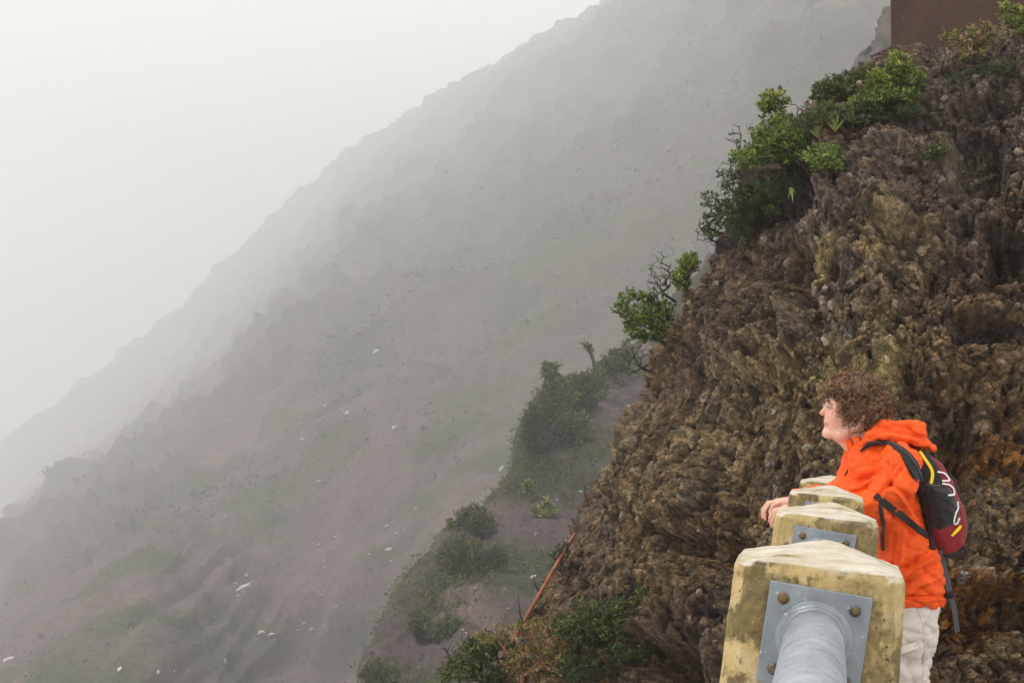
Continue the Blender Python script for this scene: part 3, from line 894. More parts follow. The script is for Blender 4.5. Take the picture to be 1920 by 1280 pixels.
cliff_shrub('filler_shrub', 'ragged dull green shrub between the large shrub and the leafy mat', (1540, 250),
            [(1520, 225, 26, 24), (1550, 212, 30, 20), (1500, 238, 22, 16), (1585, 215, 26, 16)], 260, 0.036, m_leaf_mid, off=0.10, rdp=0.2, per=7, seed=27, bare=0.12)
cliff_shrub('bare_shrub', 'dark bare twigs between the upright sprig and the leafy mat', (1515, 240),
            [(1492, 208, 20, 16), (1510, 212, 12, 18)], 70, 0.03, None, off=0.06, rdp=0.10, seed=28, stem_r=0.008, rmin=0.0017, seg=0.06)
cliff_shrub('bare_shrub', 'fan of dark bare twigs low on the rim, left of the shaded hollow', (1352, 470),
            [(1322, 440, 14, 22), (1332, 420, 14, 22), (1345, 455, 14, 14)], 90, 0.03, None, off=0.05, rdp=0.12, seed=29, stem_r=0.008, rmin=0.0017, seg=0.06)
cliff_shrub('bare_shrub', 'bare grey twigs on the left rim beside the thin half bare shrub', (1405, 360),
            [(1366, 320, 16, 26), (1358, 350, 12, 18), (1384, 300, 12, 22)], 90, 0.03, None, off=0.05, rdp=0.12, seed=30, stem_r=0.008, rmin=0.0017, seg=0.06)
cliff_shrub('pink_tipped_shrub', 'loose shrub with pinkish tips in front of the brown wall', (1838, 128),
            [(1808, 76, 34, 18), (1845, 62, 26, 22), (1830, 98, 38, 18), (1782, 66, 16, 10)], 150, 0.042, m_leaf_pink, off=0.14, rdp=0.18, per=7, seed=17, bare=0.1)
cliff_shrub('corner_shrub', 'yellow green shrub in the top right corner by the wall', (1918, 80),
            [(1900, 30, 26, 20), (1925, 45, 24, 24), (1885, 15, 12, 8)], 130, 0.044, m_leaf_fresh, off=0.15, rdp=0.16, per=8, seed=18)
cliff_shrub('creeping_shrub', 'thin dark creeper on bare rock right of the pink tipped shrub', (1880, 135),
            [(1880, 125, 36, 16), (1850, 135, 40, 12), (1800, 150, 30, 10)], 130, 0.03, m_leaf_dark, off=0.06, rdp=0.08, per=6, seed=19)
cliff_shrub('crevice_tuft', 'small green tuft growing alone in the upper rock face', (1752, 302),
            [(1742, 292, 18, 12), (1765, 280, 16, 12)], 60, 0.034, m_leaf_mid, off=0.08, rdp=0.06, per=7, seed=20, bare=0.2)
cliff_shrub('rock_bush', 'dark green bush at the foot of the cliff beside the front post', (1150, 1215),
            [(1120, 1150, 52, 28), (1165, 1150, 40, 26), (1095, 1185, 46, 26), (1150, 1190, 46, 22), (1200, 1130, 26, 26), (1060, 1170, 26, 18)], 640, 0.036, m_leaf_mid, off=0.10, rdp=0.22, per=8, seed=21, stem_r=0.016)
cliff_shrub('shadow_bush', 'very dark bush in the hollow at the bottom edge below the green bush', (1150, 1290),
            [(1120, 1240, 70, 26), (1180, 1225, 50, 20), (1080, 1260, 40, 24)], 260, 0.034, m_leaf_dark, off=0.08, rdp=0.16, per=7, seed=22)
cliff_shrub('bottom_bush', 'green bush with dark spiky twigs at the bottom edge, farthest left of the near plants', (935, 1310),
            [(880, 1235, 34, 22), (905, 1210, 34, 20), (860, 1262, 36, 22), (915, 1255, 36, 26), (940, 1205, 22, 16)], 460, 0.038, m_leaf_mid, off=0.30, rdp=0.25, per=8, seed=23, stem_r=0.016)
cliff_shrub('spiky_twigs', 'leafless dark twigs poking out left of the bottom green bush', (900, 1300),
            [(845, 1225, 18, 26), (835, 1255, 14, 22), (870, 1200, 14, 22)], 55, 0.03, None, off=0.32, rdp=0.14, seed=24, rmin=0.0024)
cliff_shrub('russet_shrub', 'russet and yellow leaved shrub with red stems around the foot of the rusty pole', (985, 1325),
            [(960, 1182, 30, 18), (1000, 1180, 26, 16), (1040, 1215, 30, 28), (990, 1235, 44, 30), (915, 1195, 22, 12), (1055, 1245, 20, 20)], 300, 0.040, m_leaf_pink, off=0.36, rdp=0.24, per=7, seed=25, stem=m_stem_red, stem_r=0.020, rmin=0.003, bare=0.12)
cliff_shrub('pole_sprig', 'small dark sprig at the upper end of the rusty pole', (1072, 1062),
            [(1046, 1040, 12, 18), (1058, 1030, 12, 14), (1050, 1062, 14, 10)], 70, 0.03, m_leaf_dark, off=0.06, rdp=0.08, per=6, seed=26, bare=0.25)

def stick(name, label, pts, r):
    mb = MB(); w = [on_cliff(*pts[0], off=0.0)]
    d0 = float(pix(w[0])[2])
    w += [P(x, y, d0 - 0.06) for x, y in pts[1:]]
    mb.tube(w, [r * (1 - 0.5 * k / (len(w) - 1)) for k in range(len(w))], 6)
    tag(mb.build(name, m_stem), label, 'stick')
stick('bare_stick', 'short bare stick standing up from the cliff edge above the rusty pole', [(1104, 950), (1099, 930), (1095, 911)], 0.006)
stick('bare_stick', 'forked bare stick sticking up left of the rusty pole', [(1015, 1120), (1002, 1092), (1000, 1075)], 0.006)
stick('bare_stick', 'lone thin stick standing between the russet shrub and the rusty pole', [(985, 1185), (975, 1150), (971, 1112)], 0.006)

# rusty pole leaning along the cliff foot
m_pole = plain_mat('rusty_red_pole', (0.25, 0.070, 0.024), 0.6, 0.35, 30, 0.3, 120)
dp = float(pix(on_cliff(1068, 1062, 0))[2]) - 0.10
mb = MB(); mb.tube([P(1078, 1000, dp + 0.35), P(1036, 1070, dp), P(985, 1160, dp - 0.05), P(944, 1232, dp - 0.10), P(905, 1300, dp - 0.15)], [0.013, 0.014, 0.014, 0.015, 0.015], 10)
tag(mb.build('rusty_pole', m_pole), 'slanting rust red pole rising from the russet shrub along the cliff foot', 'pole')

# broad lance-leaved plants: each leaf a part
def lance_plant(label, root_px, leaves, off=0.15, seed=0):
    rs = np.random.RandomState(seed)
    root = on_cliff(*root_px, off=off); d = float(pix(root)[2])
    e = empty('lance_leaf_plant', root, label, 'plant', 'broad leaved plants on the rim')
    for (dx, dy, w) in leaves:
        tip = P(root_px[0] + dx, root_px[1] + dy, d - rs.uniform(-.05, .08))
        ax = tip - root; L = np.linalg.norm(ax); a = ax / L
        s = np.cross(a, unit(C3 - root)); s /= np.linalg.norm(s); n = np.cross(s, a)
        V = []; F = []
        for k in range(7):
            f = k / 6.0; wd = w * d / FPX * (math.sin(math.pi * (0.08 + 0.92 * f) ** 0.8) + 0.05) * 0.42 * (1 if k < 6 else 0.1)
            c = root + ax * f + n * (0.18 * L * f * (1 - f)) - np.array([0, 0, 0.10 * L * f ** 3])
            V += [c - s * wd + n * wd * .35, c, c + s * wd + n * wd * .35]
        for k in range(6):
            for j in (0, 1): F.append((k * 3 + j, k * 3 + j + 1, k * 3 + 4 + j, k * 3 + 3 + j))
        build('leaf', np.array(V), F, m_lance, e)
lance_plant('yellowish lance leaved plant right of the large overhanging shrub', (1532, 258), [(-10, -42, 6), (2, -50, 6), (14, -40, 5), (-18, -22, 5), (22, -18, 5)], seed=1)
lance_plant('tallest pale lance leaved plant of the rim, under the leafy mat', (1566, 246), [(-6, -40, 6), (8, -44, 5), (18, -26, 5), (-16, -22, 5)], seed=2)
lance_plant('smallest lance leaved plant, near the green cushion', (1598, 232), [(-12, -16, 5), (12, -18, 5), (2, -28, 5), (20, -6, 4)], seed=3)
lance_plant('pale lance leaves hanging in the dark hollow under the large shrub', (1482, 352), [(6, 26, 5), (-4, 20, 4), (10, 8, 4)], off=.3, seed=4)
lance_plant('pale lance leaves at the bottom of the dark rim hollow', (1392, 440), [(-8, 22, 5), (6, 24, 5), (14, 10, 4), (-12, 4, 4)], off=.3, seed=5)

# ---- brown wall on the cliff top
m_wall, nt, b = new_mat('brown_stucco')
tc = N(nt, 'ShaderNodeTexCoord')
n1 = N(nt, 'ShaderNodeTexNoise', Scale=3.0, Detail=8.0, Roughness=0.7); nt.links.new(tc.outputs['Object'], n1.inputs['Vector'])
n2 = N(nt, 'ShaderNodeTexNoise', Scale=55.0, Detail=4.0); nt.links.new(tc.outputs['Object'], n2.inputs['Vector'])
r = ramp(nt, n1.outputs['Fac'], [(0.3, (0.040, 0.019, 0.012)), (0.7, (0.075, 0.039, 0.025))])
r2 = ramp(nt, n2.outputs['Fac'], [(0.62, (0, 0, 0)), (0.75, (1, 1, 1))])
nt.links.new(mixc(nt, r2.outputs['Color'], r.outputs['Color'], (0.11, 0.07, 0.05)), b.inputs['Base Color'])
b.inputs['Roughness'].default_value = 0.9
add_bump(nt, b, n2.outputs['Fac'], 0.5, 0.01)
wd_ = 12.1
bl = P(1677, 128, wd_); tl = P(1668, -260, wd_ + 0.12); br = P(2300, 90, wd_ - 0.35); tr = P(2300, -300, wd_ - 0.23)
back = np.array([0.95, 2.6, 0.0])
V = np.array([bl, br, tr, tl, bl + back, br + back, tr + back, tl + back])
V[[0, 1, 4, 5], 2] -= 0.35
wall = build('stucco_wall', V, [(0, 1, 2, 3), (5, 4, 7, 6), (4, 0, 3, 7), (1, 5, 6, 2), (3, 2, 6, 7), (4, 5, 1, 0)], m_wall, smooth=False)
bevel(wall, 0.015, 3)
tag(wall, 'dark brown stucco wall on top of the cliff in the upper right corner', 'wall')

# ---- shrubs on the middle spur
def on_spur(px, py):
    h, n = ray_px(spur_bvh, px, py)
    return None if h is None else np.array(h)
def spur_shrub(label, root_px, blobs, n, m_leaf, leaf=0.17, seed=0, name='misty_shrub', **kw):
    h = on_spur(*root_px)
    if h is None: h = on_spur(root_px[0] + 25, root_px[1] + 20)
    if h is None: h = P(*root_px, 70.0)
    d = float(pix(h)[2])
    bl = [(x, y, rx, ry, d - 0.3, min(rx, ry) * d / FPX) for (x, y, rx, ry) in blobs]
    return shrub(name, label, 'shrub', 'misty shrubs on the middle spur', h - np.array([0, 0, .15]), bl, n, leaf * 1.55, m_leaf, m_stem, per=kw.pop('per', 8), seed=seed, stem_r=0.08, rmin=0.016, **kw)
spur_shrub('tallest pointed shrub topping the misty spur, standing at its left corner', (1040, 800), [(1035, 700, 16, 26), (1045, 735, 30, 30), (1030, 765, 30, 26)], 260, m_leaf_olive, seed=41)
spur_shrub('wide pale shrub behind the pointed one on the misty spur', (1090, 775), [(1075, 725, 30, 22), (1110, 715, 28, 20), (1095, 745, 36, 22)], 260, m_leaf_olive, seed=42)
spur_shrub('highest misty shrub on the spur, touching the cliff edge', (1160, 715), [(1150, 680, 24, 24), (1172, 668, 18, 26), (1130, 700, 20, 18)], 220, m_leaf_olive, seed=43)
spur_shrub('dark misty shrub on the left shoulder of the spur', (1015, 850), [(1000, 790, 16, 30), (1010, 825, 26, 22), (992, 815, 14, 18)], 220, m_leaf_dark, seed=44)
spur_shrub('low misty shrub in the middle of the spur top, with a lighter crown', (1075, 830), [(1070, 795, 30, 20), (1090, 815, 24, 18), (1050, 805, 18, 14)], 180, m_leaf_olive, seed=45)
spur_shrub('small bright yellow green plant alone on the dark spur face', (990, 918), [(990, 908, 8, 8)], 20, m_leaf_fresh, leaf=0.13, seed=46)
spur_shrub('small pale shrub right of the bright yellow plant on the spur', (1025, 962), [(1026, 940, 10, 9), (1015, 962, 18, 14), (1032, 958, 12, 8)], 60, m_leaf_fresh, leaf=0.14, seed=47)
spur_shrub('rounded misty bush on the spur rim, left of the rock gully', (905, 1000), [(890, 965, 30, 18), (870, 985, 30, 20), (905, 985, 26, 16)], 230, m_leaf_olive, leaf=0.14, seed=48)
spur_shrub('large dark misty bush below the rounded rim bush', (880, 1070), [(850, 1025, 28, 24), (885, 1035, 34, 26), (840, 1055, 22, 24), (870, 1065, 34, 22)], 330, m_leaf_olive, leaf=0.13, seed=49)
spur_shrub('sparse misty bush on the spur face beside the large dark bush', (930, 1065), [(925, 1045, 28, 18), (905, 1060, 22, 14)], 110, m_leaf_dark, leaf=0.12, seed=50)
spur_shrub('low grey green bush on the lower spur rim', (800, 1190), [(785, 1165, 22, 20), (805, 1180, 26, 14)], 150, m_leaf_olive, leaf=0.12, seed=51)
spur_shrub('lighter low bush on the lower spur face, above the bottom green bush', (850, 1185), [(845, 1172, 30, 14), (825, 1185, 22, 10)], 110, m_leaf_mid, leaf=0.12, seed=52)
spur_shrub('lowest misty bush, at the bottom edge on the spur rim', (715, 1285), [(705, 1250, 22, 18), (690, 1270, 18, 16), (730, 1262, 22, 16)], 150, m_leaf_olive, leaf=0.11, seed=53)
# thin stalk with a leaf head against the fog
spur_shrub('thin stalk with a tuft of leaves rising above the misty shrubs', (1122, 716), [(1102, 648, 9, 7), (1108, 655, 6, 6)], 12, m_leaf_olive, leaf=0.16, seed=54, name='stalk_plant', per=7)
# scrub cover on the spur: uncountable
rs = np.random.RandomState(77)
def scatter_cover(name, label, base, nrm_jit, pts, m_leaf, leaf, per, seed):
    rs = np.random.RandomState(seed)
    pos = np.repeat(pts, per, 0); m = len(pos)
    lf = np.repeat(leaf, per)
    pos = pos + rs.normal(size=(m, 3)) * lf[:, None] * np.array([0.9, 0.9, 0.55]) + np.array([0, 0, 1.0]) * lf[:, None] * 0.35
    d = unit(rs.normal(size=(m, 3)) + np.array([0, 0, 0.8])); up = unit(rs.normal(size=(m, 3)) + np.array([0, 0, 0.6]))
    V, F = leaves_mesh(pos, d, up, lf * rs.uniform(0.7, 1.5, m), lf * rs.uniform(0.4, 0.8, m))
    tag(build(name, V, F, m_leaf, smooth=False), label, kind='stuff')
mk = fbm(sp, 0.16, 4, seed=41)
w = np.clip(mk + 0.25, 0.05, 1) * (pix(sp)[0] > 500) * (pix(sp)[0] < 1250)
idx = rs.choice(len(sp), 9000, p=w / w.sum())
scatter_cover('spur_ground_cover', 'thin scrub covering the middle spur', None, 0, sp[idx] + rs.normal(size=(9000, 3)) * 0.12, m_leaf_olive, rs.uniform(0.05, 0.13, 9000), 6, 5)
mk = fbm(fp, 0.05, 4, seed=21); fpx, fpy, fpd = pix(fp)
vis = (fpx > -60) & (fpx < 1700) & (fpy > -80) & (fpy < 1340)
area = np.clip(fpd, 40, 700) ** 0.2
w = np.clip(mk + 0.35 + 0.6 * sstep(800, 300, fpy), 0.02, 1.2) * vis * area
w = w * np.clip(0.2 + fbm(fp, 0.02, 3, seed=29), 0.02, 1)
idx = rs.choice(len(fp), 9000, p=w / w.sum())
scatter_cover('far_scrub', 'scrub covering the far mountainside', None, 0, fp[idx] + rs.normal(size=(9000, 3)) * 0.5, m_leaf_far, np.clip(fpd[idx] * rs.uniform(0.0006, 0.0016, 9000), 0.08, 1.0), 10, 6)

# ---- pale rocks on the slopes
def rock_mesh(seed):
    rs = np.random.RandomState(seed)
    t = (1 + 5 ** .5) / 2
    v = unit(np.array([(-1, t, 0), (1, t, 0), (-1, -t, 0), (1, -t, 0), (0, -1, t), (0, 1, t), (0, -1, -t), (0, 1, -t), (t, 0, -1), (t, 0, 1), (-t, 0, -1), (-t, 0, 1)], float))
    v = v * rs.uniform(0.65, 1.15, (12, 1)) * np.array([1.0, 0.7, 0.5])
    f = [(0, 11, 5), (0, 5, 1), (0, 1, 7), (0, 7, 10), (0, 10, 11), (1, 5, 9), (5, 11, 4), (11, 10, 2), (10, 7, 6), (7, 1, 8), (3, 9, 4), (3, 4, 2), (3, 2, 6), (3, 6, 8), (3, 8, 9), (4, 9, 5), (2, 4, 11), (6, 2, 10), (8, 6, 7), (9, 8, 1)]
    return make_mesh('pale_rock', v, f, smooth=False)
m_rock = plain_mat('pale_rock', (0.38, 0.36, 0.35), 0.85, 0.25, 3, 0.4, 20)
rock_variants = []
for k in range(5):
    me = rock_mesh(200 + k); me.materials.append(m_rock); rock_variants.append(me)
def put_rock(px, py, size_px, bvh, label, group, seed):
    h, n = ray_px(bvh, px, py)
    if h is None: return
    rs_ = random.Random(seed)
    d = float(pix(np.array(h))[2])
    o = bpy.data.objects.new('pale_rock', rock_variants[seed % 5]); col.objects.link(o)
    o.location = h
    o.scale = [1.2 * size_px * d / FPX * rs_.uniform(0.7, 1.2) for _ in range(3)]
    o.rotation_euler = (rs_.uniform(-.5, .5), rs_.uniform(-1.0, -0.2), rs_.uniform(-.4, .4))
    tag(o, label, 'rock', group)
big = [(457, 1103, 13, 'largest pale boulder on the lower far slope, kite shaped'), (490, 1187, 11, 'pale slab of the pair near the bottom of the far slope, left one'),
       (509, 1191, 10, 'greyer slab of the pair near the bottom of the far slope, right one'), (417, 1241, 12, 'long pale slanting slab at the bottom of the far slope'),
       (740, 803, 10, 'pale double rock high on the far slope, under the fog bank'), (728, 1030, 7, 'round white stone beside the middle spur'),
       (940, 880, 9, 'pale rock at the gully where the spur meets the far slope'), (525, 1026, 6, 'small pale stone in the middle of the lower far slope'),
       (295, 1261, 9, 'pale slab at the bottom edge, between the left pair and the long slab'), (223, 1256, 10, 'pinkish grey boulder near the bottom left'),
       (18, 1236, 10, 'faint flat slab at the far left bottom'), (705, 660, 9, 'faint pale outcrop deep in the fog'), (425, 969, 7, 'flat pale stone of the upper left pair on the far slope'),
       (650, 776, 8, 'small pale outcrop left of the double rock in the fog')]
for k, (x, y, s, lab) in enumerate(big): put_rock(x, y, s, far_bvh, lab, 'pale rocks on the far slope', k)
rs = np.random.RandomState(31)
for k in range(46):
    cxs, cys = [(650, 1090), (400, 1180), (560, 830), (740, 1000), (480, 1060), (640, 1010)][k % 6]
    t = rs.normal(); put_rock(cxs + t * 45 + rs.normal() * 14, cys - t * 60 + rs.normal() * 14, rs.uniform(2.2, 4.6), far_bvh, 'small pale stone strewn on the lower far slope', 'small pale stones strewn on the far slope', k + 20)
for k in range(26):
    put_rock(rs.uniform(860, 1130), rs.uniform(880, 1230), rs.uniform(2.0, 4.5), spur_bvh, 'small pale stone on the dark spur face', 'small pale stones on the spur', k + 70)
put_rock(1000, 1081, 8, spur_bvh, 'largest white stone on the spur, left of the rusty pole top', 'small pale stones on the spur', 3)
# ------------------------------------------------------------------ soft solids for the figure (distance field -> skin)
class Field:
    def __init__(self, lo, hi, h):
        self.lo = np.array(lo, float); self.h = h
        self.n = np.ceil((np.array(hi) - self.lo) / h).astype(int) + 1
        self.f = np.full(self.n, 0.08, np.float32)
    def _block(self, lo, hi):
        a = np.clip(np.floor((lo - self.lo) / self.h).astype(int), 0, self.n - 1)
        b = np.clip(np.ceil((hi - self.lo) / self.h).astype(int) + 1, 1, self.n)
        if np.any(b <= a): return None, None
        ax = [self.lo[k] + self.h * np.arange(a[k], b[k]) for k in range(3)]
        g = np.stack(np.meshgrid(*ax, indexing='ij'), -1)
        return tuple(slice(a[k], b[k]) for k in range(3)), g
    def _put(self, sl, d, k, cut):
        f = self.f[sl]
        if cut:
            d = -d
            hh = np.clip(0.5 - 0.5 * (f - d) / k, 0, 1) if k > 0 else None
            self.f[sl] = np.maximum(f, d) if k <= 0 else f * (1 - hh) + d * hh + k * hh * (1 - hh)
        else:
            if k <= 0: self.f[sl] = np.minimum(f, d)
            else:
                hh = np.clip(0.5 + 0.5 * (d - f) / k, 0, 1)
                self.f[sl] = d * (1 - hh) + f * hh - k * hh * (1 - hh)
    def ell(self, c, r, k=0.01, cut=False, ax=None):
        """ellipsoid; ax: 3x3 rows = own axes"""
        c = np.asarray(c, float); r = np.asarray(r, float); m = r.max() + 0.05
        sl, g = self._block(c - m, c + m)
        if sl is None: return
        q = g - c
        if ax is not None: q = q @ np.asarray(ax).T
        k0 = np.linalg.norm(q / r, axis=-1); k1 = np.linalg.norm(q / (r * r), axis=-1)
        self._put(sl, k0 * (k0 - 1) / np.maximum(k1, 1e-6), k, cut)
    def cone(self, a, b, ra, rb, k=0.01, cut=False, flat=None):
        """capsule that tapers from ra to rb; flat=(unit vector, factor) squeezes space along a direction (factor > 1 widens the shape)"""
        a = np.asarray(a, float); b = np.asarray(b, float); m = max(ra, rb) * (flat[1] if flat else 1) + 0.05
        sl, g = self._block(np.minimum(a, b) - m, np.maximum(a, b) + m)
        if sl is None: return
        q = g - a; ab = b - a
        if flat:
            u = np.asarray(flat[0]); s = 1 - 1 / flat[1]
            q = q - (q @ u)[..., None] * u * s; ab = ab - (ab @ u) * u * s
        L2 = max(ab @ ab, 1e-9)
        t = np.clip((q @ ab) / L2, 0, 1)
        d = np.linalg.norm(q - t[..., None] * ab, axis=-1) - (ra + (rb - ra) * t)
        self._put(sl, d, k, cut)
    def chain(self, pts, rads, k=0.008, cut=False, flat=None):
        for i in range(len(pts) - 1): self.cone(pts[i], pts[i + 1], rads[i], rads[i + 1], k, cut, flat)
    def plane(self, p, n, k=0.0):
        """cut away everything on the side n points to"""
        n = np.asarray(n, float) / np.linalg.norm(n)
        ax = [self.lo[i] + self.h * np.arange(self.n[i]) for i in range(3)]
        d = ((ax[0] - p[0]) * n[0])[:, None, None] + ((ax[1] - p[1]) * n[1])[None, :, None] + ((ax[2] - p[2]) * n[2])[None, None, :]
        self.f = np.maximum(self.f, d.astype(np.float32))
    def mesh(self, relax=2):
        F = self.f; s = F < 0
        n = self.n
        cell = np.zeros(n - 1, np.int8)
        for dx in (0, 1):
            for dy in (0, 1):
                for dz in (0, 1): cell += s[dx:n[0] - 1 + dx, dy:n[1] - 1 + dy, dz:n[2] - 1 + dz]
        act = (cell > 0) & (cell < 8)
        idx = np.full(n - 1, -1, np.int64); ii = np.argwhere(act); idx[act] = np.arange(len(ii))
        acc = np.zeros((len(ii), 3)); cnt = np.zeros(len(ii))
        cor = [np.array(c) for c in ((0, 0, 0), (1, 0, 0), (0, 1, 0), (1, 1, 0), (0, 0, 1), (1, 0, 1), (0, 1, 1), (1, 1, 1))]
        for a, b in ((0, 1), (2, 3), (4, 5), (6, 7), (0, 2), (1, 3), (4, 6), (5, 7), (0, 4), (1, 5), (2, 6), (3, 7)):
            fa = F[tuple((ii + cor[a]).T)]; fb = F[tuple((ii + cor[b]).T)]
            m = (fa < 0) != (fb < 0)
            t = np.where(m, fa / np.where(m, fa - fb, 1), 0)
            acc += np.where(m[:, None], cor[a] + (cor[b] - cor[a]) * t[:, None], 0); cnt += m
        V = self.lo + (ii + acc / cnt[:, None]) * self.h
        Q = []
        for ax in range(3):
            o1, o2 = [(1, 2), (2, 0), (0, 1)][ax]
            sa = [slice(None)] * 3; sb = [slice(None)] * 3
            sa[ax] = slice(0, -1); sb[ax] = slice(1, None)
            ch = s[tuple(sa)] != s[tuple(sb)]
            e = np.argwhere(ch)
            ok = (e[:, o1] > 0) & (e[:, o2] > 0) & (e[:, o1] < n[o1] - 1) & (e[:, o2] < n[o2] - 1)
            e = e[ok]
            d1 = np.zeros(3, int); d1[o1] = 1; d2 = np.zeros(3, int); d2[o2] = 1
            q = np.stack([idx[tuple((e - d1 - d2).T)], idx[tuple((e - d2).T)], idx[tuple(e.T)], idx[tuple((e - d1).T)]], -1)
            inside = s[tuple(e.T)]
            q = np.where(inside[:, None], q, q[:, ::-1])
            Q.append(q)
        Q = np.concatenate(Q); Q = Q[(Q >= 0).all(1)]
        for _ in range(relax):
            sm = np.zeros_like(V); c = np.zeros(len(V))
            for a, b in ((0, 1), (1, 2), (2, 3), (3, 0)):
                np.add.at(sm, Q[:, a], V[Q[:, b]]); np.add.at(sm, Q[:, b], V[Q[:, a]]); np.add.at(c, Q[:, a], 1); np.add.at(c, Q[:, b], 1)
            V = V * 0.5 + 0.5 * sm / np.maximum(c, 1)[:, None]
        return V, Q

def vnormals(V, Q):
    n = np.cross(V[Q[:, 2]] - V[Q[:, 0]], V[Q[:, 3]] - V[Q[:, 1]])
    out = np.zeros_like(V)
    for k in range(4): np.add.at(out, Q[:, k], n)
    return unit(out)

PD = 6.42                                            # distance of the person along the view axis
K = PD / FPX                                         # metres per photo pixel there
def W(px, py, w=0.0):
    """point on the person: photo pixel, w metres farther (+) or nearer (-) than her middle plane"""
    return P(px, py, PD) + np.array([0.0, 1.0, 0.0]) * w
YV = np.array([0.0, 1.0, 0.0])                       # across the body

# ------------------------------------------------------------------ materials of the person
def cloth_mat(name, c, rough=0.75, sheen=0.2, wsc=600.0, var=0.10, spec=0.3, bump=0.15):
    m, nt, b = new_mat(name)
    tc = N(nt, 'ShaderNodeTexCoord')
    n1 = N(nt, 'ShaderNodeTexNoise', Scale=14.0, Detail=5.0); nt.links.new(tc.outputs['Object'], n1.inputs['Vector'])
    r = ramp(nt, n1.outputs['Fac'], [(0.3, tuple(x * (1 - var) for x in c)), (0.7, tuple(min(1, x * (1 + var)) for x in c))])
    nt.links.new(r.outputs['Color'], b.inputs['Base Color'])
    b.inputs['Roughness'].default_value = rough
    b.inputs['Specular IOR Level'].default_value = spec
    b.inputs['Sheen Weight'].default_value = sheen
    n2 = N(nt, 'ShaderNodeTexNoise', Scale=45.0, Detail=5.0, Roughness=0.6); nt.links.new(tc.outputs['Object'], n2.inputs['Vector'])
    n2.inputs['Distortion'].default_value = 1.6
    add_bump(nt, b, n2.outputs['Fac'], bump, 0.008)
    return m
m_jacket = cloth_mat('orange_shell_fabric', (0.80, 0.088, 0.005), 0.55, 0.0, var=0.10, spec=0.22, bump=0.55)
m_trouser = cloth_mat('beige_trouser_cotton', (0.56, 0.50, 0.45), 0.85, 0.2, var=0.08, bump=0.35)
m_black = cloth_mat('black_nylon', (0.009, 0.0085, 0.009), 0.62, 0.1, var=0.3)
m_mesh = cloth_mat('black_pocket_mesh', (0.013, 0.013, 0.014), 0.7, 0.2, var=0.3, bump=0.5)
m_red = cloth_mat('dark_red_nylon', (0.20, 0.004, 0.006), 0.55, 0.1, var=0.2)
m_yellow = cloth_mat('yellow_tape', (0.85, 0.60, 0.005), 0.5, 0.0, var=0.05)
m_white = cloth_mat('white_print', (0.72, 0.72, 0.72), 0.5, 0.0, var=0.05)
m_grey = cloth_mat('grey_webbing', (0.055, 0.057, 0.062), 0.7, 0.1, var=0.15)
m_shoe = cloth_mat('brown_boot_leather', (0.09, 0.055, 0.035), 0.6, 0.0, var=0.2)
m_skin, nt, b = new_mat('skin')
at = N(nt, 'ShaderNodeAttribute'); at.attribute_name = 'tint'
tc = N(nt, 'ShaderNodeTexCoord'); n1 = N(nt, 'ShaderNodeTexNoise', Scale=70.0, Detail=4.0); nt.links.new(tc.outputs['Object'], n1.inputs['Vector'])
r = ramp(nt, n1.outputs['Fac'], [(0.3, (0.90, 0.86, 0.84)), (0.7, (1.06, 1.04, 1.03))])
nt.links.new(mixc(nt, 1.0, at.outputs['Color'], r.outputs['Color'], 'MULTIPLY'), b.inputs['Base Color'])
b.inputs['Roughness'].default_value = 0.5
b.inputs['Subsurface Weight'].default_value = 0.12
b.inputs['Subsurface Radius'].default_value = (0.012, 0.005, 0.003)
b.inputs['Subsurface Scale'].default_value = 1.0
add_bump(nt, b, n1.outputs['Fac'], 0.15, 0.002)
m_hair, nt, b = new_mat('curly_brown_hair')
geo = N(nt, 'ShaderNodeNewGeometry')
r = ramp(nt, geo.outputs['Random Per Island'], [(0.0, (0.030, 0.012, 0.005)), (0.4, (0.095, 0.038, 0.012)), (0.75, (0.23, 0.105, 0.036)), (1.0, (0.40, 0.23, 0.10))])
nt.links.new(r.outputs['Color'], b.inputs['Base Color'])
b.inputs['Roughness'].default_value = 0.42; b.inputs['Specular IOR Level'].default_value = 0.45
m_eye = plain_mat('eye_white', (0.40, 0.35, 0.31), 0.2, 0.05)
m_iris = plain_mat('iris_dark', (0.035, 0.04, 0.045), 0.15, 0.1)
m_lid = plain_mat('eyelid_skin', (0.56, 0.30, 0.22), 0.5, 0.1)
m_brow = plain_mat('eyebrow_hair', (0.11, 0.06, 0.03), 0.7, 0.3)
m_teeth = plain_mat('teeth', (0.66, 0.62, 0.55), 0.3, 0.05)
m_silver = plain_mat('silver_ring', (0.7, 0.68, 0.62), 0.25, 0.05, metal=1.0)

# ------------------------------------------------------------------ the body: one continuous skin
hipc = W(1703, 1092)
foot_x = hipc[0] - 0.015
groundz = 0.0
def leg_pts(w):
    hip = W(1708, 1120, w * 0.9); knee = np.array([hip[0] - 0.02, PD_Y + w * 1.05, 0.47]); ank = np.array([hip[0] + 0.045, PD_Y + w * 1.1, 0.095])
    return hip, knee, ank
PD_Y = W(1700, 1100)[1]
allp = np.array([W(1420, 680, -0.3), W(1830, 680, 0.3)])
bf = Field((W(1425, 900)[0], PD_Y - 0.36, -0.01), (W(1770, 900)[0], PD_Y + 0.36, W(1600, 690)[2] + 0.02), 0.0042)
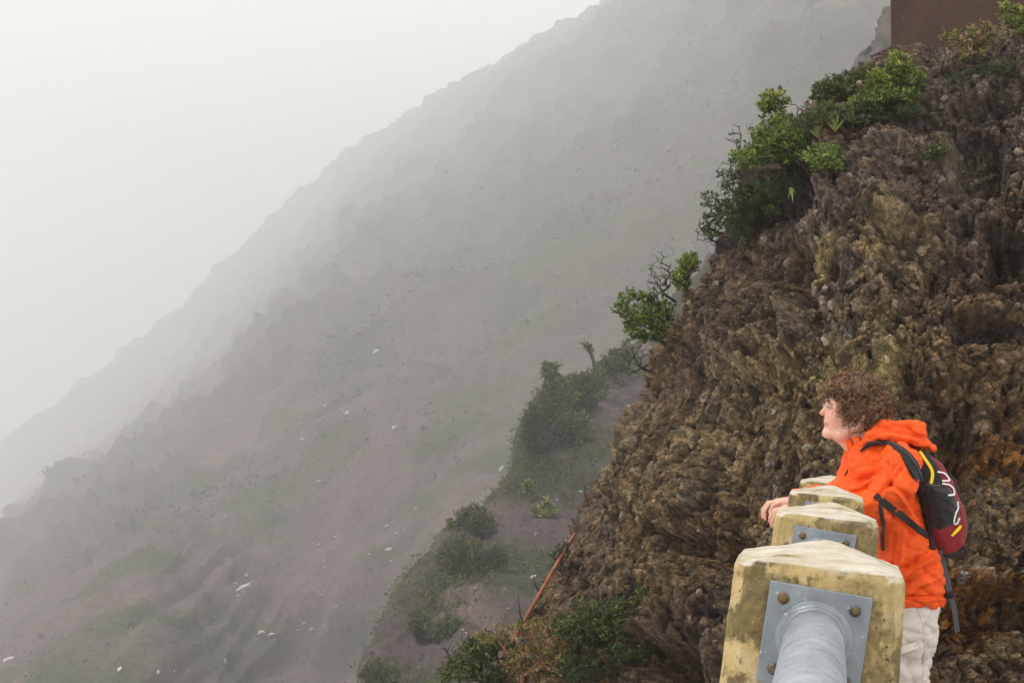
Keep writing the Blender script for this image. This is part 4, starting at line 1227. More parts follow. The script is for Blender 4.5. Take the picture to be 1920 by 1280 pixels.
# head
bf.ell(W(1601, 752), (0.097, 0.076, 0.104), 0.0)
bf.ell(W(1575, 781), (0.060, 0.060, 0.078), 0.03)
bf.ell(W(1560, 794), (0.026, 0.034, 0.034), 0.02)
bf.ell(W(1572, 758), (0.046, 0.064, 0.05), 0.02)
for s in (-1, 1):
    bf.chain([W(1553, 812, s * 0.008), W(1573, 814, s * 0.034), W(1602, 795, s * 0.056)], [0.016, 0.017, 0.020], 0.02)
    bf.ell(W(1564, 781, s * 0.034), (0.026, 0.024, 0.024), 0.02)                       # cheek
    bf.ell(W(1551, 761, s * 0.031), (0.014, 0.017, 0.011), 0.012, cut=True)            # eye hollow
    bf.ell(W(1610, 775, s * 0.076), (0.017, 0.009, 0.030), 0.006)                      # ear
    bf.ell(W(1608, 773, s * 0.087), (0.008, 0.006, 0.014), 0.004, cut=True)
    bf.ell(W(1551.5, 779, s * 0.010), (0.0085, 0.0075, 0.007), 0.004)                  # nostril wing
    bf.cone(W(1552, 749, s * 0.012), W(1556, 749, s * 0.040), 0.009, 0.009, 0.012)     # brow
    bf.cone(W(1547.5, 790.5, s * 0.0), W(1553, 793, s * 0.021), 0.0062, 0.004, 0.004)      # upper lip
    bf.cone(W(1548.5, 799.5, s * 0.0), W(1554, 797, s * 0.019), 0.0066, 0.004, 0.004)    # lower lip
bf.cone(W(1552, 757), W(1542.5, 773), 0.0085, 0.0098, 0.008)                       # nose
bf.ell(W(1542, 774), (0.0110, 0.0105, 0.0098), 0.008)
bf.ell(W(1551, 812), (0.017, 0.022, 0.017), 0.014)                                     # chin
bf.cone(W(1545, 795.3, -0.02), W(1545, 795.3, 0.02), 0.0022, 0.0022, 0.003, cut=True)   # mouth line
# neck and trunk
bf.cone(W(1612, 795), W(1632, 856), 0.054, 0.062, 0.02)
bf.cone(W(1580, 818), W(1612, 850), 0.030, 0.040, 0.03)                                 # front of the neck
bf.cone(W(1650, 878), W(1675, 985), 0.086, 0.084, 0.03, flat=(YV, 1.25))
bf.cone(W(1675, 985), hipc, 0.084, 0.080, 0.03, flat=(YV, 1.25))
# arms: near (left) and far (right), forearms resting on the pipe
SH_N, EL_N, WR_N = W(1662, 872, -0.165), W(1612, 946, -0.205), W(1496, 949, -0.10)
SH_F, EL_F, WR_F = W(1645, 872, 0.165), W(1600, 938, 0.235), W(1496, 941, 0.03)
bf.chain([SH_N, EL_N, WR_N], [0.046, 0.034, 0.025], 0.02)
bf.chain([SH_F, EL_F, WR_F], [0.046, 0.034, 0.025], 0.02)
# hands: palm, four unequal curled fingers, thumb
def hand(wr, pal, w, fingers, thumb, pr=0.017):
    bf.cone(wr, pal, 0.024, 0.021, 0.012, flat=(YV, 1.45))
    for pts, r in fingers: bf.chain(pts, [r, r * 0.95, r * 0.88, r * 0.72][:len(pts)], 0.0022)
    bf.chain(thumb, [0.0125, 0.011, 0.0095][:len(thumb)], 0.004)
def fing(x0, y0, w0, x1, y1, w1, x2, y2, w2, x3, y3, w3): return [W(x0, y0, w0), W(x1, y1, w1), W(x2, y2, w2), W(x3, y3, w3)]
hand(WR_N, W(1466, 953, -0.085), -0.085,
     [(fing(1467, 952, -0.120, 1452, 958, -0.124, 1447, 974, -0.124, 1451, 986, -0.122), 0.0080),
      (fing(1464, 950, -0.098, 1447, 955, -0.100, 1441, 973, -0.100, 1445, 989, -0.098), 0.0084),
      (fing(1463, 950, -0.076, 1446, 953, -0.076, 1438, 968, -0.076, 1441, 984, -0.074), 0.0084),
      (fing(1464, 951, -0.055, 1450, 953, -0.052, 1441, 963, -0.050, 1439, 976, -0.050), 0.0080)],
     [W(1484, 955, -0.060), W(1470, 966, -0.050), W(1462, 976, -0.052)])
hand(WR_F, W(1462, 944, 0.035), 0.035,
     [(fing(1461, 943, 0.070, 1447, 944, 0.076, 1438, 955, 0.076, 1437, 967, 0.074), 0.0080),
      (fing(1459, 941, 0.048, 1444, 943, 0.052, 1434, 956, 0.052, 1434, 972, 0.050), 0.0084),
      (fing(1459, 941, 0.026, 1445, 944, 0.028, 1436, 958, 0.028, 1437, 974, 0.026), 0.0084),
      (fing(1461, 943, 0.006, 1450, 947, 0.006, 1444, 958, 0.004, 1446, 970, 0.004), 0.0076)],
     [W(1482, 948, 0.02), W(1470, 958, 0.012), W(1460, 966, 0.010)])
# legs and feet
for w in (-0.088, 0.088):
    h_, k_, a_ = leg_pts(w)
    bf.chain([h_ + np.array([0, 0, .06]), k_, a_], [0.072, 0.054, 0.040], 0.03)
    bf.cone(a_ + np.array([0.015, 0, -0.045]), a_ + np.array([-0.14, 0, -0.060]), 0.042, 0.032, 0.02)
bV, bQ = bf.mesh(1)
tx_, ty_, td_ = pix(bV)
sk = np.tile(np.array([0.64, 0.37, 0.27]), (len(bV), 1))
sk = lerp3(sk, (0.64, 0.30, 0.22), sstep(26, 6, np.hypot(tx_ - 1563, ty_ - 783)) * 0.7)        # flushed cheek
sk = lerp3(sk, (0.60, 0.25, 0.18), sstep(9, 3, np.hypot(tx_ - 1541, ty_ - 775)) * 0.8)         # nose tip
sk = lerp3(sk, (0.50, 0.17, 0.14), sstep(6.5, 3.5, np.hypot((tx_ - 1548) * .8, ty_ - 795.5)) * (tx_ < 1555) * 0.9)   # lips
sk = lerp3(sk, (0.58, 0.27, 0.20), sstep(1500, 1430, tx_) * sstep(940, 985, ty_) * 0.7)        # ruddy finger ends
person = empty('person', (hipc[0], PD_Y, 0.0), 'person in an orange hooded jacket and beige trousers leaning on the railing, looking left', 'person')
body = build('body', bV, bQ, m_skin, person, colors=sk)
print('body', len(bV))

# eyes, brows, teeth, ring
def ball(c, r, n=14):
    V = []; F = []
    for i in range(n // 2 + 1):
        a = math.pi * i / (n // 2)
        for j in range(n): V.append((c[0] + r * math.sin(a) * math.cos(2 * math.pi * j / n), c[1] + r * math.sin(a) * math.sin(2 * math.pi * j / n), c[2] + r * math.cos(a)))
    for i in range(n // 2):
        for j in range(n): F.append((i * n + j, (i + 1) * n + j, (i + 1) * n + (j + 1) % n, i * n + (j + 1) % n))
    return np.array(V), F
for s in (-1, 1):
    e_ = build('eye', *ball(W(1555.6, 761.5, s * 0.031), 0.0122), m_eye, body)
    V_, F_ = ball(W(1551.2, 762.0, s * 0.0325), 0.0050, 10)
    build('iris', V_, F_, m_iris, person)
    mb = MB(); mb.tube([W(1547.5, 753, s * 0.014), W(1548, 750.5, s * 0.026), W(1552, 750.5, s * 0.040), W(1560, 754, s * 0.052)], [0.003, 0.004, 0.0038, 0.0018], 6)
    mb.build('eyebrow', m_brow, person)
    mb = MB(); mb.tube([W(1547.4, 760.5, s * 0.020), W(1547.2, 759.0, s * 0.031), W(1551, 759.6, s * 0.043), W(1557, 761.5, s * 0.048)], [0.003, 0.0042, 0.0042, 0.002], 8)
    ld = mb.build('eyelid', m_lid, person)
    a = mb
mb = MB(); mb.tube([W(1549.5, 794.8, -0.013), W(1547.6, 794.8, 0.0), W(1549.5, 794.8, 0.013)], 0.0026, 6); mb.build('teeth', m_teeth, person)
rc = W(1455, 955.5, -0.111)
mb = MB()
ringc = W(1449, 966, -0.124)
mb.tube([ringc + 0.0098 * (math.cos(t_) * YV + math.sin(t_) * np.array([-1.0, 0, 0.25])) for t_ in np.linspace(0, 2 * math.pi, 15)], 0.0017, 6, cap=False)
tag(mb.build('finger_ring', m_silver), 'silver ring on the nearer drooping hand', 'ring')

# ------------------------------------------------------------------ hair
hf = Field(W(1525, 830, -0.17) - np.array([0.0, 0, 0.03]), W(1675, 690, 0.17) + np.array([0, 0, 0.02]), 0.0045)
hf.ell(W(1605, 744), (0.112, 0.092, 0.094), 0.0)
hf.ell(W(1624, 766), (0.082, 0.090, 0.092), 0.02)
hf.ell(W(1574, 734), (0.058, 0.076, 0.050), 0.02)
hf.ell(W(1628, 792), (0.055, 0.068, 0.050), 0.02)
for s in (-1, 1):
    hf.ell(W(1592, 764, s * 0.066), (0.040, 0.028, 0.052), 0.015)
    hf.ell(W(1572, 748, s * 0.058), (0.030, 0.022, 0.026), 0.012)
# open the face
hf.ell(W(1545, 782), (0.052, 0.110, 0.052), 0.01, cut=True)
hf.ell(W(1566, 800), (0.058, 0.100, 0.040), 0.01, cut=True)
hV, hQ = hf.mesh(1)
hn = vnormals(hV, hQ)
hV = hV + hn * (0.013 * noise(hV, 17, 5) + 0.010 * noise(hV, 38, 6) - 0.001)[:, None]
hair = build('hair', hV, hQ, m_hair, person)
rs = np.random.RandomState(8)
hn = vnormals(hV, hQ)
hx, hy, hd = pix(hV)
headc = W(1603, 755)
cand = np.where((hV[:, 1] < headc[1] + 0.12) & ~((hx < 1574) & (hy > 744) & (hy < 800)) & (hy < 806))[0]
ids = rs.choice(cand, 1300)
CV = []; CF = []; base_i = 0
nseg, nside = 13, 4
for j in ids:
    p0 = hV[j] - hn[j] * 0.004; n0 = hn[j]
    down = np.array([0.25 * (1 if hx[j] > 1600 else -0.4), 0.0, -1.0]); ax = unit(n0 * rs.uniform(0.35, 0.8) + down * rs.uniform(0.1, 0.7) + rs.normal(size=3) * 0.45)
    L = rs.uniform(0.022, 0.062); rc_ = rs.uniform(0.005, 0.012); turns = rs.uniform(0.8, 1.8); ph = rs.uniform(0, 6.28)
    u = unit(np.cross(ax, rs.normal(size=3))); v = np.cross(ax, u)
    th = rs.uniform(0.0010, 0.0032)
    t_ = np.linspace(0, 1, nseg)
    an = ph + turns * 2 * np.pi * t_
    rr_ = rc_ * np.minimum(1, t_ * 4)
    c = p0 + ax * (L * t_)[:, None] + u * (rr_ * np.cos(an))[:, None] + v * (rr_ * np.sin(an))[:, None]
    tg = unit(np.gradient(c, axis=0)); pu = unit(np.cross(tg, ax + 0.01)); pv = np.cross(tg, pu)
    aa = np.arange(nside) * 2 * np.pi / nside
    tr_ = th * (1 - 0.6 * t_)
    ring = c[:, None] + (pu[:, None] * np.cos(aa)[None, :, None] + pv[:, None] * np.sin(aa)[None, :, None]) * tr_[:, None, None]
    CV.append(ring.reshape(-1, 3))
    g_ = np.arange(nseg * nside).reshape(nseg, nside)
    q = np.stack([g_[:-1], np.roll(g_[:-1], -1, 1), np.roll(g_[1:], -1, 1), g_[1:]], -1).reshape(-1, 4)
    CF.append(q + base_i); base_i += nseg * nside
curls = build('curls', np.concatenate(CV), np.concatenate(CF), m_hair, hair)

# ------------------------------------------------------------------ jacket
jf = Field((W(1470, 900)[0], PD_Y - 0.40, W(1700, 1150)[2] - 0.02), (W(1785, 900)[0], PD_Y + 0.40, W(1650, 770)[2] + 0.02), 0.0055)
jf.cone(W(1646, 882), W(1662, 955), 0.118, 0.116, 0.0, flat=(YV, 1.32))
jf.cone(W(1662, 955), W(1696, 1050), 0.116, 0.124, 0.05, flat=(YV, 1.30))
jf.cone(W(1696, 1050), W(1708, 1120), 0.124, 0.120, 0.05, flat=(YV, 1.42))
jf.ell(W(1712, 1085), (0.105, 0.165, 0.075), 0.04)                                             # blouson over the belt
jf.cone(W(1618, 858), W(1600, 930), 0.065, 0.085, 0.05, flat=(YV, 1.5))                          # chest front leaning on the rail
# sleeves
jf.chain([W(1668, 866, -0.165), W(1655, 905, -0.205), W(1616, 946, -0.215), W(1560, 948, -0.165), W(1492, 949, -0.105)], [0.082, 0.078, 0.066, 0.056, 0.043], 0.012)
jf.chain([W(1648, 866, 0.165), W(1632, 900, 0.21), W(1602, 938, 0.235), W(1540, 938, 0.14), W(1490, 942, 0.035)], [0.080, 0.074, 0.062, 0.052, 0.042], 0.03)
jf.plane(W(1486, 949), (-1.0, 0, 0.05))                                                          # cuffs
# collar standing round the neck
for t_ in np.linspace(-1, 1, 9):
    a = t_ * 1.9
    cx_, cw = 1622 - 34 * math.cos(a), 0.075 * math.sin(a)
    jf.cone(W(cx_ + 8, 862, cw * 1.15), W(cx_ - 6 + 10 * (1 - math.cos(a)), 826 - 8 * (1 - math.cos(a)), cw), 0.024, 0.012, 0.014)
# hood lying on the back
jf.ell(W(1668, 818), (0.095, 0.135, 0.052), 0.02)
jf.ell(W(1706, 812), (0.058, 0.120, 0.050), 0.02)
jf.ell(W(1724, 832), (0.042, 0.105, 0.030), 0.015)
jf.chain([W(1606, 840, -0.078), W(1622, 818, -0.100), W(1650, 797, -0.085), W(1656, 792, 0.0), W(1650, 797, 0.085), W(1622, 818, 0.100), W(1606, 840, 0.078)], [0.018, 0.022, 0.024, 0.026, 0.024, 0.022, 0.018], 0.012)   # hood rim
jf.chain([W(1656, 792, -0.08), W(1690, 796, -0.10), W(1718, 796, -0.075), W(1722, 796, 0.06)], [0.014, 0.012, 0.014, 0.014], 0.012)
jf.chain([W(1640, 815, -0.115), W(1690, 822, -0.125), W(1738, 838, -0.085)], [0.012, 0.014, 0.016], 0.012)
jf.cone(W(1660, 806, -0.13), W(1712, 812, -0.125), 0.010, 0.012, 0.012, cut=True)
jf.cone(W(1645, 806, 0.0), W(1625, 800, 0.0), 0.050, 0.052, 0.012, cut=True)                     # hollow behind the neck
jf.cone(W(1612, 795), W(1634, 860), 0.056, 0.060, 0.006, cut=True)                               # neck hole
jf.plane(W(1712, 1129), (0.02, 0.0, -1.0))
jV, jQ = jf.mesh(1)
jn = vnormals(jV, jQ)
jx, jy, jd = pix(jV)
# cloth folds: noise stretched along the pull, plus drawn creases
def crease(pts, wid, amp, near=True):
    """ridge (+) or valley (-) along a line on the near side, width in pixels, height in metres"""
    d = np.full(len(jV), 1e9)
    for (x0, y0), (x1, y1) in zip(pts[:-1], pts[1:]):
        vx, vy = x1 - x0, y1 - y0; t = np.clip(((jx - x0) * vx + (jy - y0) * vy) / (vx * vx + vy * vy), 0, 1)
        d = np.minimum(d, np.hypot(jx - x0 - t * vx, jy - y0 - t * vy))
    m = (jn[:, 1] < 0.35)
    return 1.5 * amp * np.exp(-(d / (wid * 0.8)) ** 2) * m
def folds(Vx, tilt, f, sd, wd=0.11):
    """thin creases where stretched noise crosses zero, with soft pillows between them"""
    R_ = np.array([[1, 0, tilt], [0, 1, 0], [-tilt, 0, 1]], float)
    n = noise(Vx @ R_, f, sd) + 0.35 * noise(Vx @ R_, np.array(f) * 2.1, sd + 2)
    return np.minimum(np.abs(n), 0.45) / 0.45 - 0.6 * np.exp(-(n / wd) ** 2)
low = sstep(960, 1120, jy)
disp = (0.0062 * folds(jV, 0.5, (6, 4, 13), 12) * (0.55 + 0.8 * low) + 0.0055 * folds(jV, -0.7, (5, 4, 11), 15) * (0.6 + 0.6 * low)
        + 0.0030 * folds(jV, 0.1, (13, 9, 24), 19) + 0.005 * noise(jV, 5, 18) - 0.003)
for c in [([(1668, 906), (1640, 938)], 5, -0.014), ([(1668, 906), (1700, 930), (1722, 962)], 6, -0.012), ([(1668, 906), (1664, 868)], 5, -0.008), ([(1668, 906), (1690, 880)], 4, -0.008),
          ([(1655, 880), (1610, 905)], 7, -0.007), ([(1640, 896), (1590, 922)], 6, 0.006), ([(1662, 920), (1625, 950)], 8, 0.010), ([(1680, 915), (1718, 985)], 7, 0.010),
          ([(1668, 960), (1712, 1000)], 5, -0.008), ([(1678, 1000), (1668, 1090)], 5, -0.008), ([(1695, 990), (1690, 1060)], 5, 0.007),
          ([(1740, 1040), (1705, 1062), (1690, 1066)], 6, -0.012), ([(1752, 1060), (1710, 1090), (1692, 1094)], 5, -0.010), ([(1748, 1045), (1700, 1075)], 5, 0.010), ([(1758, 1085), (1705, 1108)], 5, 0.009),
          ([(1720, 1045), (1700, 1100)], 5, -0.008), ([(1735, 1095), (1712, 1116)], 4, -0.008), ([(1690, 1119), (1765, 1116)], 3, -0.008), ([(1690, 1125), (1765, 1123)], 4, 0.005),
          ([(1588, 860), (1582, 910)], 4, -0.006), ([(1600, 838), (1592, 900)], 4, 0.006), ([(1630, 850), (1600, 880)], 6, 0.005),
          ([(1650, 800), (1690, 812), (1735, 820)], 4, -0.007), ([(1612, 838), (1660, 828), (1740, 842)], 4, -0.008), ([(1700, 800), (1730, 826)], 4, -0.008), ([(1665, 815), (1720, 826)], 4, 0.006)]:
    disp = disp + crease(*c)
jV = jV + jn * disp[:, None]
jacket = build('jacket', jV, jQ, m_jacket, person)
jacket_bvh = bvh_of(jV, jQ)
# (seams follow below)
def hit(bv, px, py, off=0.002):
    h, n = ray_px(bv, px, py)
    if h is None: return None, None
    n = np.array(n); v = unit(C3 - np.array(h))
    if n @ v < 0: n = -n
    return np.array(h) + n * off, n
p_, n_ = hit(jacket_bvh, 1606, 816, 0.004)
if p_ is not None: build('cord_toggle', *ball(p_, 0.0095, 12), m_black, jacket)
p_, n_ = hit(jacket_bvh, 1587, 886, 0.002)
if p_ is not None:
    mb = MB(); mb.tube([p_ + np.array([0.008, -0.003, 0.016]), p_, p_ + np.array([-0.005, -0.002, -0.012])], [0.0028, 0.0032, 0.002], 6); mb.build('zip_pull', m_black, jacket)

# ------------------------------------------------------------------ trousers and boots
tf = Field((W(1640, 1100)[0] - 0.12, PD_Y - 0.27, 0.03), (W(1770, 1100)[0] + 0.03, PD_Y + 0.27, W(1700, 1060)[2]), 0.0065)
tf.cone(W(1702, 1092), W(1706, 1138), 0.084, 0.092, 0.0, flat=(YV, 1.35))
for w in (-0.088, 0.088):
    h_, k_, a_ = leg_pts(w)
    tf.chain([h_ + np.array([0.0, 0, -0.06]), (h_ + k_) / 2 + np.array([0.002, 0, 0]), k_, a_ + np.array([0, 0, 0.03])], [0.092, 0.086, 0.077, 0.070], 0.035)
    tf.ell((h_ + k_) / 2 + np.array([0.0, np.sign(w) * 0.075, 0.0]), (0.060, 0.028, 0.085), 0.015)         # cargo pocket
tV, tQ = tf.mesh(1)
tn = vnormals(tV, tQ)
tV = tV + tn * (0.0060 * folds(tV, 0.8, (6, 5, 12), 32) + 0.0055 * folds(tV, -0.8, (6, 5, 11), 36) + 0.003 * folds(tV, 0.2, (12, 9, 22), 39) + 0.004 * noise(tV, 9, 4) - 0.004)[:, None]
trousers = build('trousers', tV, tQ, m_trouser, person)
tr_bvh = bvh_of(tV, tQ)
def ribbon(bv, pts, width, thick, name, mat, parent, off=0.001, n=None, soft=2):
    """strap or seam laid on a surface along a line of photo pixels; width in metres"""
    pts = np.array(pts, float); L = np.r_[0, np.cumsum(np.hypot(*np.diff(pts, axis=0).T))]
    n = n or max(4, int(L[-1] / 5)); t = np.linspace(0, L[-1], n)
    X_ = np.interp(t, L, pts[:, 0]); Y_ = np.interp(t, L, pts[:, 1])
    C = []; Nn_ = []
    for x, y in zip(X_, Y_):
        p, nn = hit(bv, x, y, 0.0)
        if p is None:
            if not C: continue
            p = P(x, y, float(pix(C[-1])[2])); nn = Nn_[-1]
        C.append(p); Nn_.append(nn)
    return strip(C, Nn_, width, thick, name, mat, parent, off, soft)
def strip(C, Nn_, width, thick, name, mat, parent, off=0.0, soft=2):
    C = np.array(C); Nn_ = unit(np.array(Nn_))
    for _ in range(soft):
        C[1:-1] = (C[:-2] + 2 * C[1:-1] + C[2:]) / 4; Nn_[1:-1] = unit(Nn_[:-2] + Nn_[1:-1] + Nn_[2:])
    tg = unit(np.gradient(C, axis=0)); S = unit(np.cross(tg, Nn_)); Nn_ = np.cross(S, tg)
    w = width / 2 * np.ones(len(C)) if not hasattr(width, '__len__') else np.interp(np.linspace(0, 1, len(C)), np.linspace(0, 1, len(width)), width) / 2
    w = w[:, None]
    V = np.stack([C - S * w + Nn_ * (off - thick), C - S * w * 0.92 + Nn_ * (off + thick), C + S * w * 0.92 + Nn_ * (off + thick), C + S * w + Nn_ * (off - thick)], 1)
    g_ = np.arange(len(C) * 4).reshape(-1, 4)
    F = np.stack([g_[:-1], np.roll(g_[:-1], -1, 1), np.roll(g_[1:], -1, 1), g_[1:]], -1).reshape(-1, 4)
    F = [tuple(f) for f in F] + [(3, 2, 1, 0), tuple(g_[-1])]
    return build(name, V.reshape(-1, 3), F, mat, parent, smooth=False)
for pts_ in ([(1672, 838), (1676, 862), (1672, 888), (1668, 904)], [(1668, 906), (1650, 925), (1636, 942)], [(1676, 1000), (1680, 1050), (1690, 1110)]):
    ribbon(jacket_bvh, pts_, 0.005, 0.0012, 'seam', m_jacket, jacket, 0.0015)
ribbon(jacket_bvh, [(1690, 1121), (1715, 1121), (1740, 1120), (1758, 1118)], 0.014, 0.0022, 'hem_band', m_jacket, jacket, 0.002)
ribbon(tr_bvh, [(1676, 1222), (1700, 1216), (1722, 1208)], 0.030, 0.003, 'pocket_flap', m_trouser, trousers, 0.004)
ribbon(tr_bvh, [(1722, 1140), (1732, 1170), (1734, 1210), (1730, 1279)], 0.006, 0.0015, 'side_seam', m_trouser, trousers, 0.002)
ribbon(tr_bvh, [(1752, 1136), (1742, 1160), (1736, 1172)], 0.006, 0.0015, 'back_pocket_seam', m_trouser, trousers, 0.002)
for w in (-0.088, 0.088):
    h_, k_, a_ = leg_pts(w)
    sf = Field(a_ + np.array([-0.26, -0.09, -0.11]), a_ + np.array([0.12, 0.09, 0.09]), 0.006)
    sf.cone(a_ + np.array([0.005, 0, 0.06]), a_ + np.array([0.010, 0, -0.03]), 0.056, 0.052, 0.0)
    sf.cone(a_ + np.array([0.02, 0, -0.050]), a_ + np.array([-0.155, 0, -0.058]), 0.052, 0.044, 0.02)
    sf.plane((0, 0, 0.002), (0, 0, -1.0))
    build('boot', *sf.mesh(1), m_shoe, person)

# ------------------------------------------------------------------ backpack
pack = empty('backpack', tuple(W(1765, 1036, 0.0)), 'black and dark red backpack with yellow zips worn on the orange jacket', 'backpack')
pf = Field(W(1680, 1050, -0.22) - np.array([0, 0, 0.02]), W(1820, 830, 0.22) + np.array([0.02, 0, 0.03]), 0.005)
def slab(f, poly, half, rnd, k=0.0, cut=False, w0=0.0):
    """solid whose side outline is a polygon of photo pixels, half its depth across the body"""
    pw = W(np.array([q[0] for q in poly]), np.array([q[1] for q in poly]))[:, [0, 2]]
    lo3 = np.array([pw[:, 0].min(), PD_Y + w0 - half, pw[:, 1].min()]) - 0.05; hi3 = np.array([pw[:, 0].max(), PD_Y + w0 + half, pw[:, 1].max()]) + 0.05
    sl, g = f._block(lo3, hi3)
    q = g[..., [0, 2]]
    d = np.full(q.shape[:-1], 1e9); sgn = np.ones(q.shape[:-1])
    m = len(pw)
    for i in range(m):
        a, b2 = pw[i], pw[(i + 1) % m]; e = b2 - a; v = q - a
        t = np.clip((v @ e) / (e @ e), 0, 1)
        d = np.minimum(d, ((v - t[..., None] * e) ** 2).sum(-1))
        c1 = q[..., 1] >= a[1]; c2 = q[..., 1] < b2[1]; c3 = e[0] * v[..., 1] > e[1] * v[..., 0]
        flip = (c1 & c2 & c3) | (~c1 & ~c2 & ~c3)
        sgn = np.where(flip, -sgn, sgn)
    d2 = sgn * np.sqrt(d) + rnd
    dy = np.abs(g[..., 1] - PD_Y - w0) - half + rnd
    dd_ = np.minimum(np.maximum(d2, dy), 0) + np.hypot(np.maximum(d2, 0), np.maximum(dy, 0)) - rnd
    f._put(sl, dd_, k, cut)
slab(pf, [(1694, 840), (1728, 846), (1756, 866), (1778, 903), (1795, 948), (1803, 985), (1796, 1020), (1778, 1036), (1752, 1036), (1736, 1008), (1728, 960), (1716, 900)], 0.135, 0.040)
pV, pQ = pf.mesh(2)
pn = vnormals(pV, pQ)
pV = pV + pn * (0.004 * fbm(pV, 16, 2, seed=61))[:, None]
bag = build('bag_body', pV, pQ, m_red, pack)
pf2 = Field(W(1680, 1050, -0.22) - np.array([0, 0, 0.02]), W(1820, 830, 0.22) + np.array([0.02, 0, 0.03]), 0.005)
slab(pf2, [(1690, 838), (1722, 843), (1748, 868), (1760, 905), (1766, 930), (1745, 935), (1733, 1010), (1726, 960), (1712, 900)], 0.142, 0.030)
build('side_panel', *pf2.mesh(2), m_black, pack)
pf3 = Field(W(1710, 1030, -0.24) - np.array([0, 0, 0.02]), W(1800, 890, 0.24) + np.array([0.02, 0, 0.03]), 0.005)
slab(pf3, [(1727, 906), (1764, 908), (1778, 930), (1783, 955), (1776, 976), (1745, 990), (1735, 975), (1729, 940)], 0.162, 0.045)
qV, qQ = pf3.mesh(2); qn = vnormals(qV, qQ)
qV = qV + qn * (0.0035 * fbm(qV @ np.array([[1, 0, .6], [0, 1, 0], [-.6, 0, 1]]), (14, 10, 34), 2, seed=66, ridge=True))[:, None]
pocket = build('mesh_pocket', qV, qQ, m_mesh, pack)
pf4 = Field(W(1740, 1060, -0.2) - np.array([0, 0, 0.02]), W(1830, 860, 0.2) + np.array([0.03, 0, 0.03]), 0.005)
slab(pf4, [(1764, 872), (1782, 898), (1798, 944), (1806, 984), (1800, 1012), (1785, 1000), (1776, 985), (1788, 972), (1790, 940), (1776, 905)], 0.105, 0.012)
spV, spQ = pf4.mesh(2)
build('spine_panel', spV, spQ, m_black, pack)
pf5 = Field(W(1720, 1060, -0.2) - np.array([0, 0, 0.02]), W(1820, 1010, 0.2) + np.array([0.02, 0, 0.02]), 0.005)
slab(pf5, [(1742, 1018), (1760, 1028), (1786, 1026), (1797, 1016), (1792, 1034), (1772, 1042), (1750, 1040)], 0.125, 0.012)
build('base_panel', *pf5.mesh(2), m_black, pack)
allV = np.concatenate([pV, qV, spV]); allQ = np.concatenate([pQ, qQ + len(pV), spQ + len(pV) + len(qV)])
pv2, pq2 = pf2.mesh(2)
allQ = np.concatenate([allQ, pq2 + len(allV)]); allV = np.concatenate([allV, pv2])
pack_bvh = bvh_of(allV, allQ)
ribbon(pack_bvh, [(1724, 846), (1732, 858), (1742, 871), (1749, 884), (1748, 896), (1745, 906)], 0.013, 0.002, 'zip_tape', m_yellow, pack, 0.003)
ribbon(pack_bvh, [(1727, 908), (1745, 908), (1766, 911)], 0.010, 0.003, 'pocket_hem', m_grey, pocket, 0.002)
# white outlined lettering, as far as it shows
for pts in ([(1757, 884), (1769, 886), (1776, 893), (1780, 901), (1766, 901)],
            [(1766, 906), (1779, 908), (1786, 914), (1789, 922), (1788, 928), (1777, 928)],
            [(1795, 940), (1796, 952), (1791, 962), (1788, 975), (1789, 982), (1794, 982), (1799, 970)]):
    ribbon(pack_bvh, pts, 0.0066, 0.0012, 'printed_outline', m_white, pack, 0.0030, n=26, soft=1)
ribbon(pack_bvh, [(1783, 1004), (1788, 998), (1797, 992), (1801, 984)], [0.007, 0.011, 0.013, 0.009], 0.003, 'pull_tab', m_yellow, pack, 0.006)
# straps
jp_bvh = bvh_of(np.concatenate([jV, pV]), np.concatenate([jQ, pQ + len(jV)]))
st = [(1614, 846), (1622, 834), (1640, 826), (1664, 829), (1684, 839), (1702, 858), (1716, 885), (1727, 925), (1732, 965), (1741, 1005), (1748, 1030)]
ribbon(jp_bvh, st, [0.010, 0.012, 0.018, 0.034, 0.056, 0.058, 0.040, 0.030, 0.026, 0.024], 0.006, 'shoulder_strap', m_black, pack, 0.006, n=34)
ribbon(jp_bvh, [(1624, 828), (1640, 823), (1668, 827), (1700, 850), (1718, 880), (1727, 915)], 0.005, 0.0015, 'strap_piping', m_grey, pack, 0.0145, n=26)
ribbon(jp_bvh, [(1641, 928), (1660, 944), (1690, 966), (1718, 988), (1738, 1006)], [0.026, 0.030, 0.028, 0.026, 0.030], 0.003, 'lower_strap', m_black, pack, 0.004, n=22)
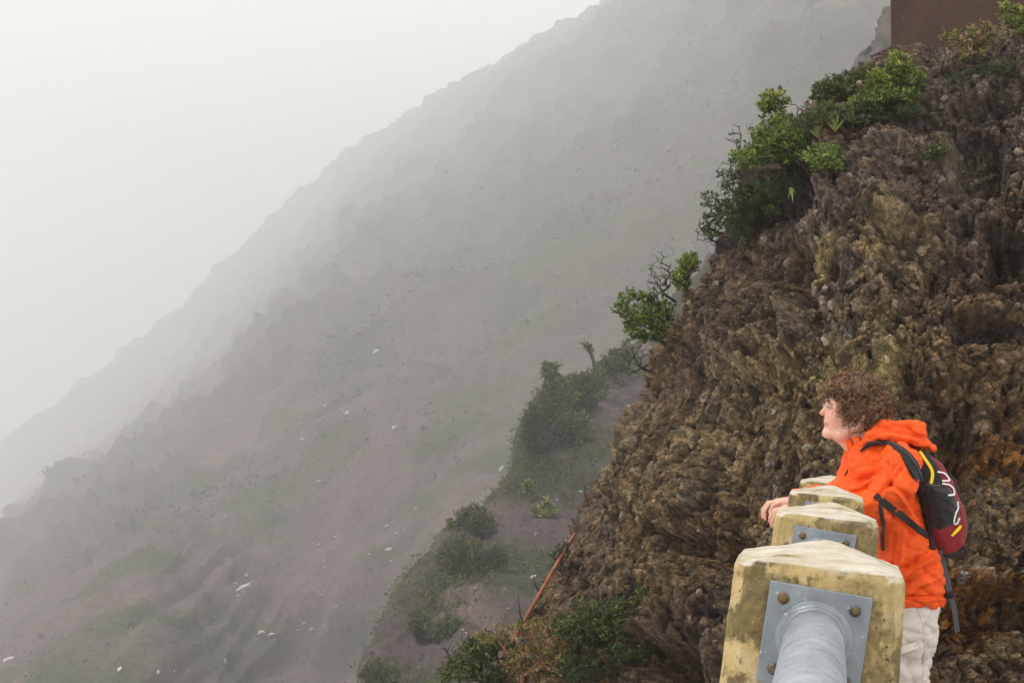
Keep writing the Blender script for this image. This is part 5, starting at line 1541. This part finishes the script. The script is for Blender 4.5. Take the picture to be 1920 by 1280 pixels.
ribbon(jp_bvh, [(1648, 946), (1655, 980), (1658, 1030)], 0.016, 0.002, 'waist_web', m_black, pack, 0.012, n=14)
# loose strap tail hanging behind the hip
zt = [W(1747, 1026, -0.125), W(1757, 1058, -0.10), W(1766, 1088, -0.08), W(1772, 1108, -0.075), W(1780, 1142, -0.075), W(1786, 1180, -0.07)]
tt = cubic(np.array(zt), 24)
strip(tt, np.tile(np.array([0.35, -1.0, 0.0]), (24, 1)), [0.022, 0.030, 0.034, 0.028, 0.024, 0.024], 0.0018, 'strap_tail', m_grey, pack)
V_, F_ = ball(np.zeros(3), 1.0, 10)
build('buckle', V_ * np.array([0.018, 0.006, 0.016]) + W(1773, 1110, -0.078), F_, m_black, pack)
# ------------------------------------------------------------------ haze
lo = np.array([1e9] * 3); hi = -lo
for o in col.objects:
    if o.type != 'MESH': continue
    bb = np.array([tuple(root_loc(o) + Vector(c)) for c in o.bound_box])
    lo = np.minimum(lo, bb.min(0)); hi = np.maximum(hi, bb.max(0))
lo = np.minimum(lo, np.array([-60, -30, -4.0])) - np.array([3, 3, 1.0]); hi = np.maximum(hi, [60, 10, 8]) + np.array([3, 3, 3.0])
V = [(x, y, z) for z in (lo[2], hi[2]) for x, y in ((lo[0], lo[1]), (hi[0], lo[1]), (hi[0], hi[1]), (lo[0], hi[1]))]
F = [(3, 2, 1, 0), (4, 5, 6, 7), (0, 1, 5, 4), (1, 2, 6, 5), (2, 3, 7, 6), (3, 0, 4, 7)]
m_haze = bpy.data.materials.new('haze_air'); m_haze.use_nodes = True
nt = m_haze.node_tree; nt.nodes.clear()
out = nt.nodes.new('ShaderNodeOutputMaterial'); pv = nt.nodes.new('ShaderNodeVolumePrincipled')
pv.inputs['Color'].default_value = (0.82, 0.82, 0.82, 1); pv.inputs['Density'].default_value = HAZE_DENSITY
pv.inputs['Anisotropy'].default_value = 0.0
nt.links.new(pv.outputs[0], out.inputs['Volume'])
hz = build('haze', np.array(V), F, m_haze, smooth=False)
tag(hz, 'pale fog filling the air over the whole mountainside', 'fog', kind='stuff')
print('HAZE BOX', lo, hi)
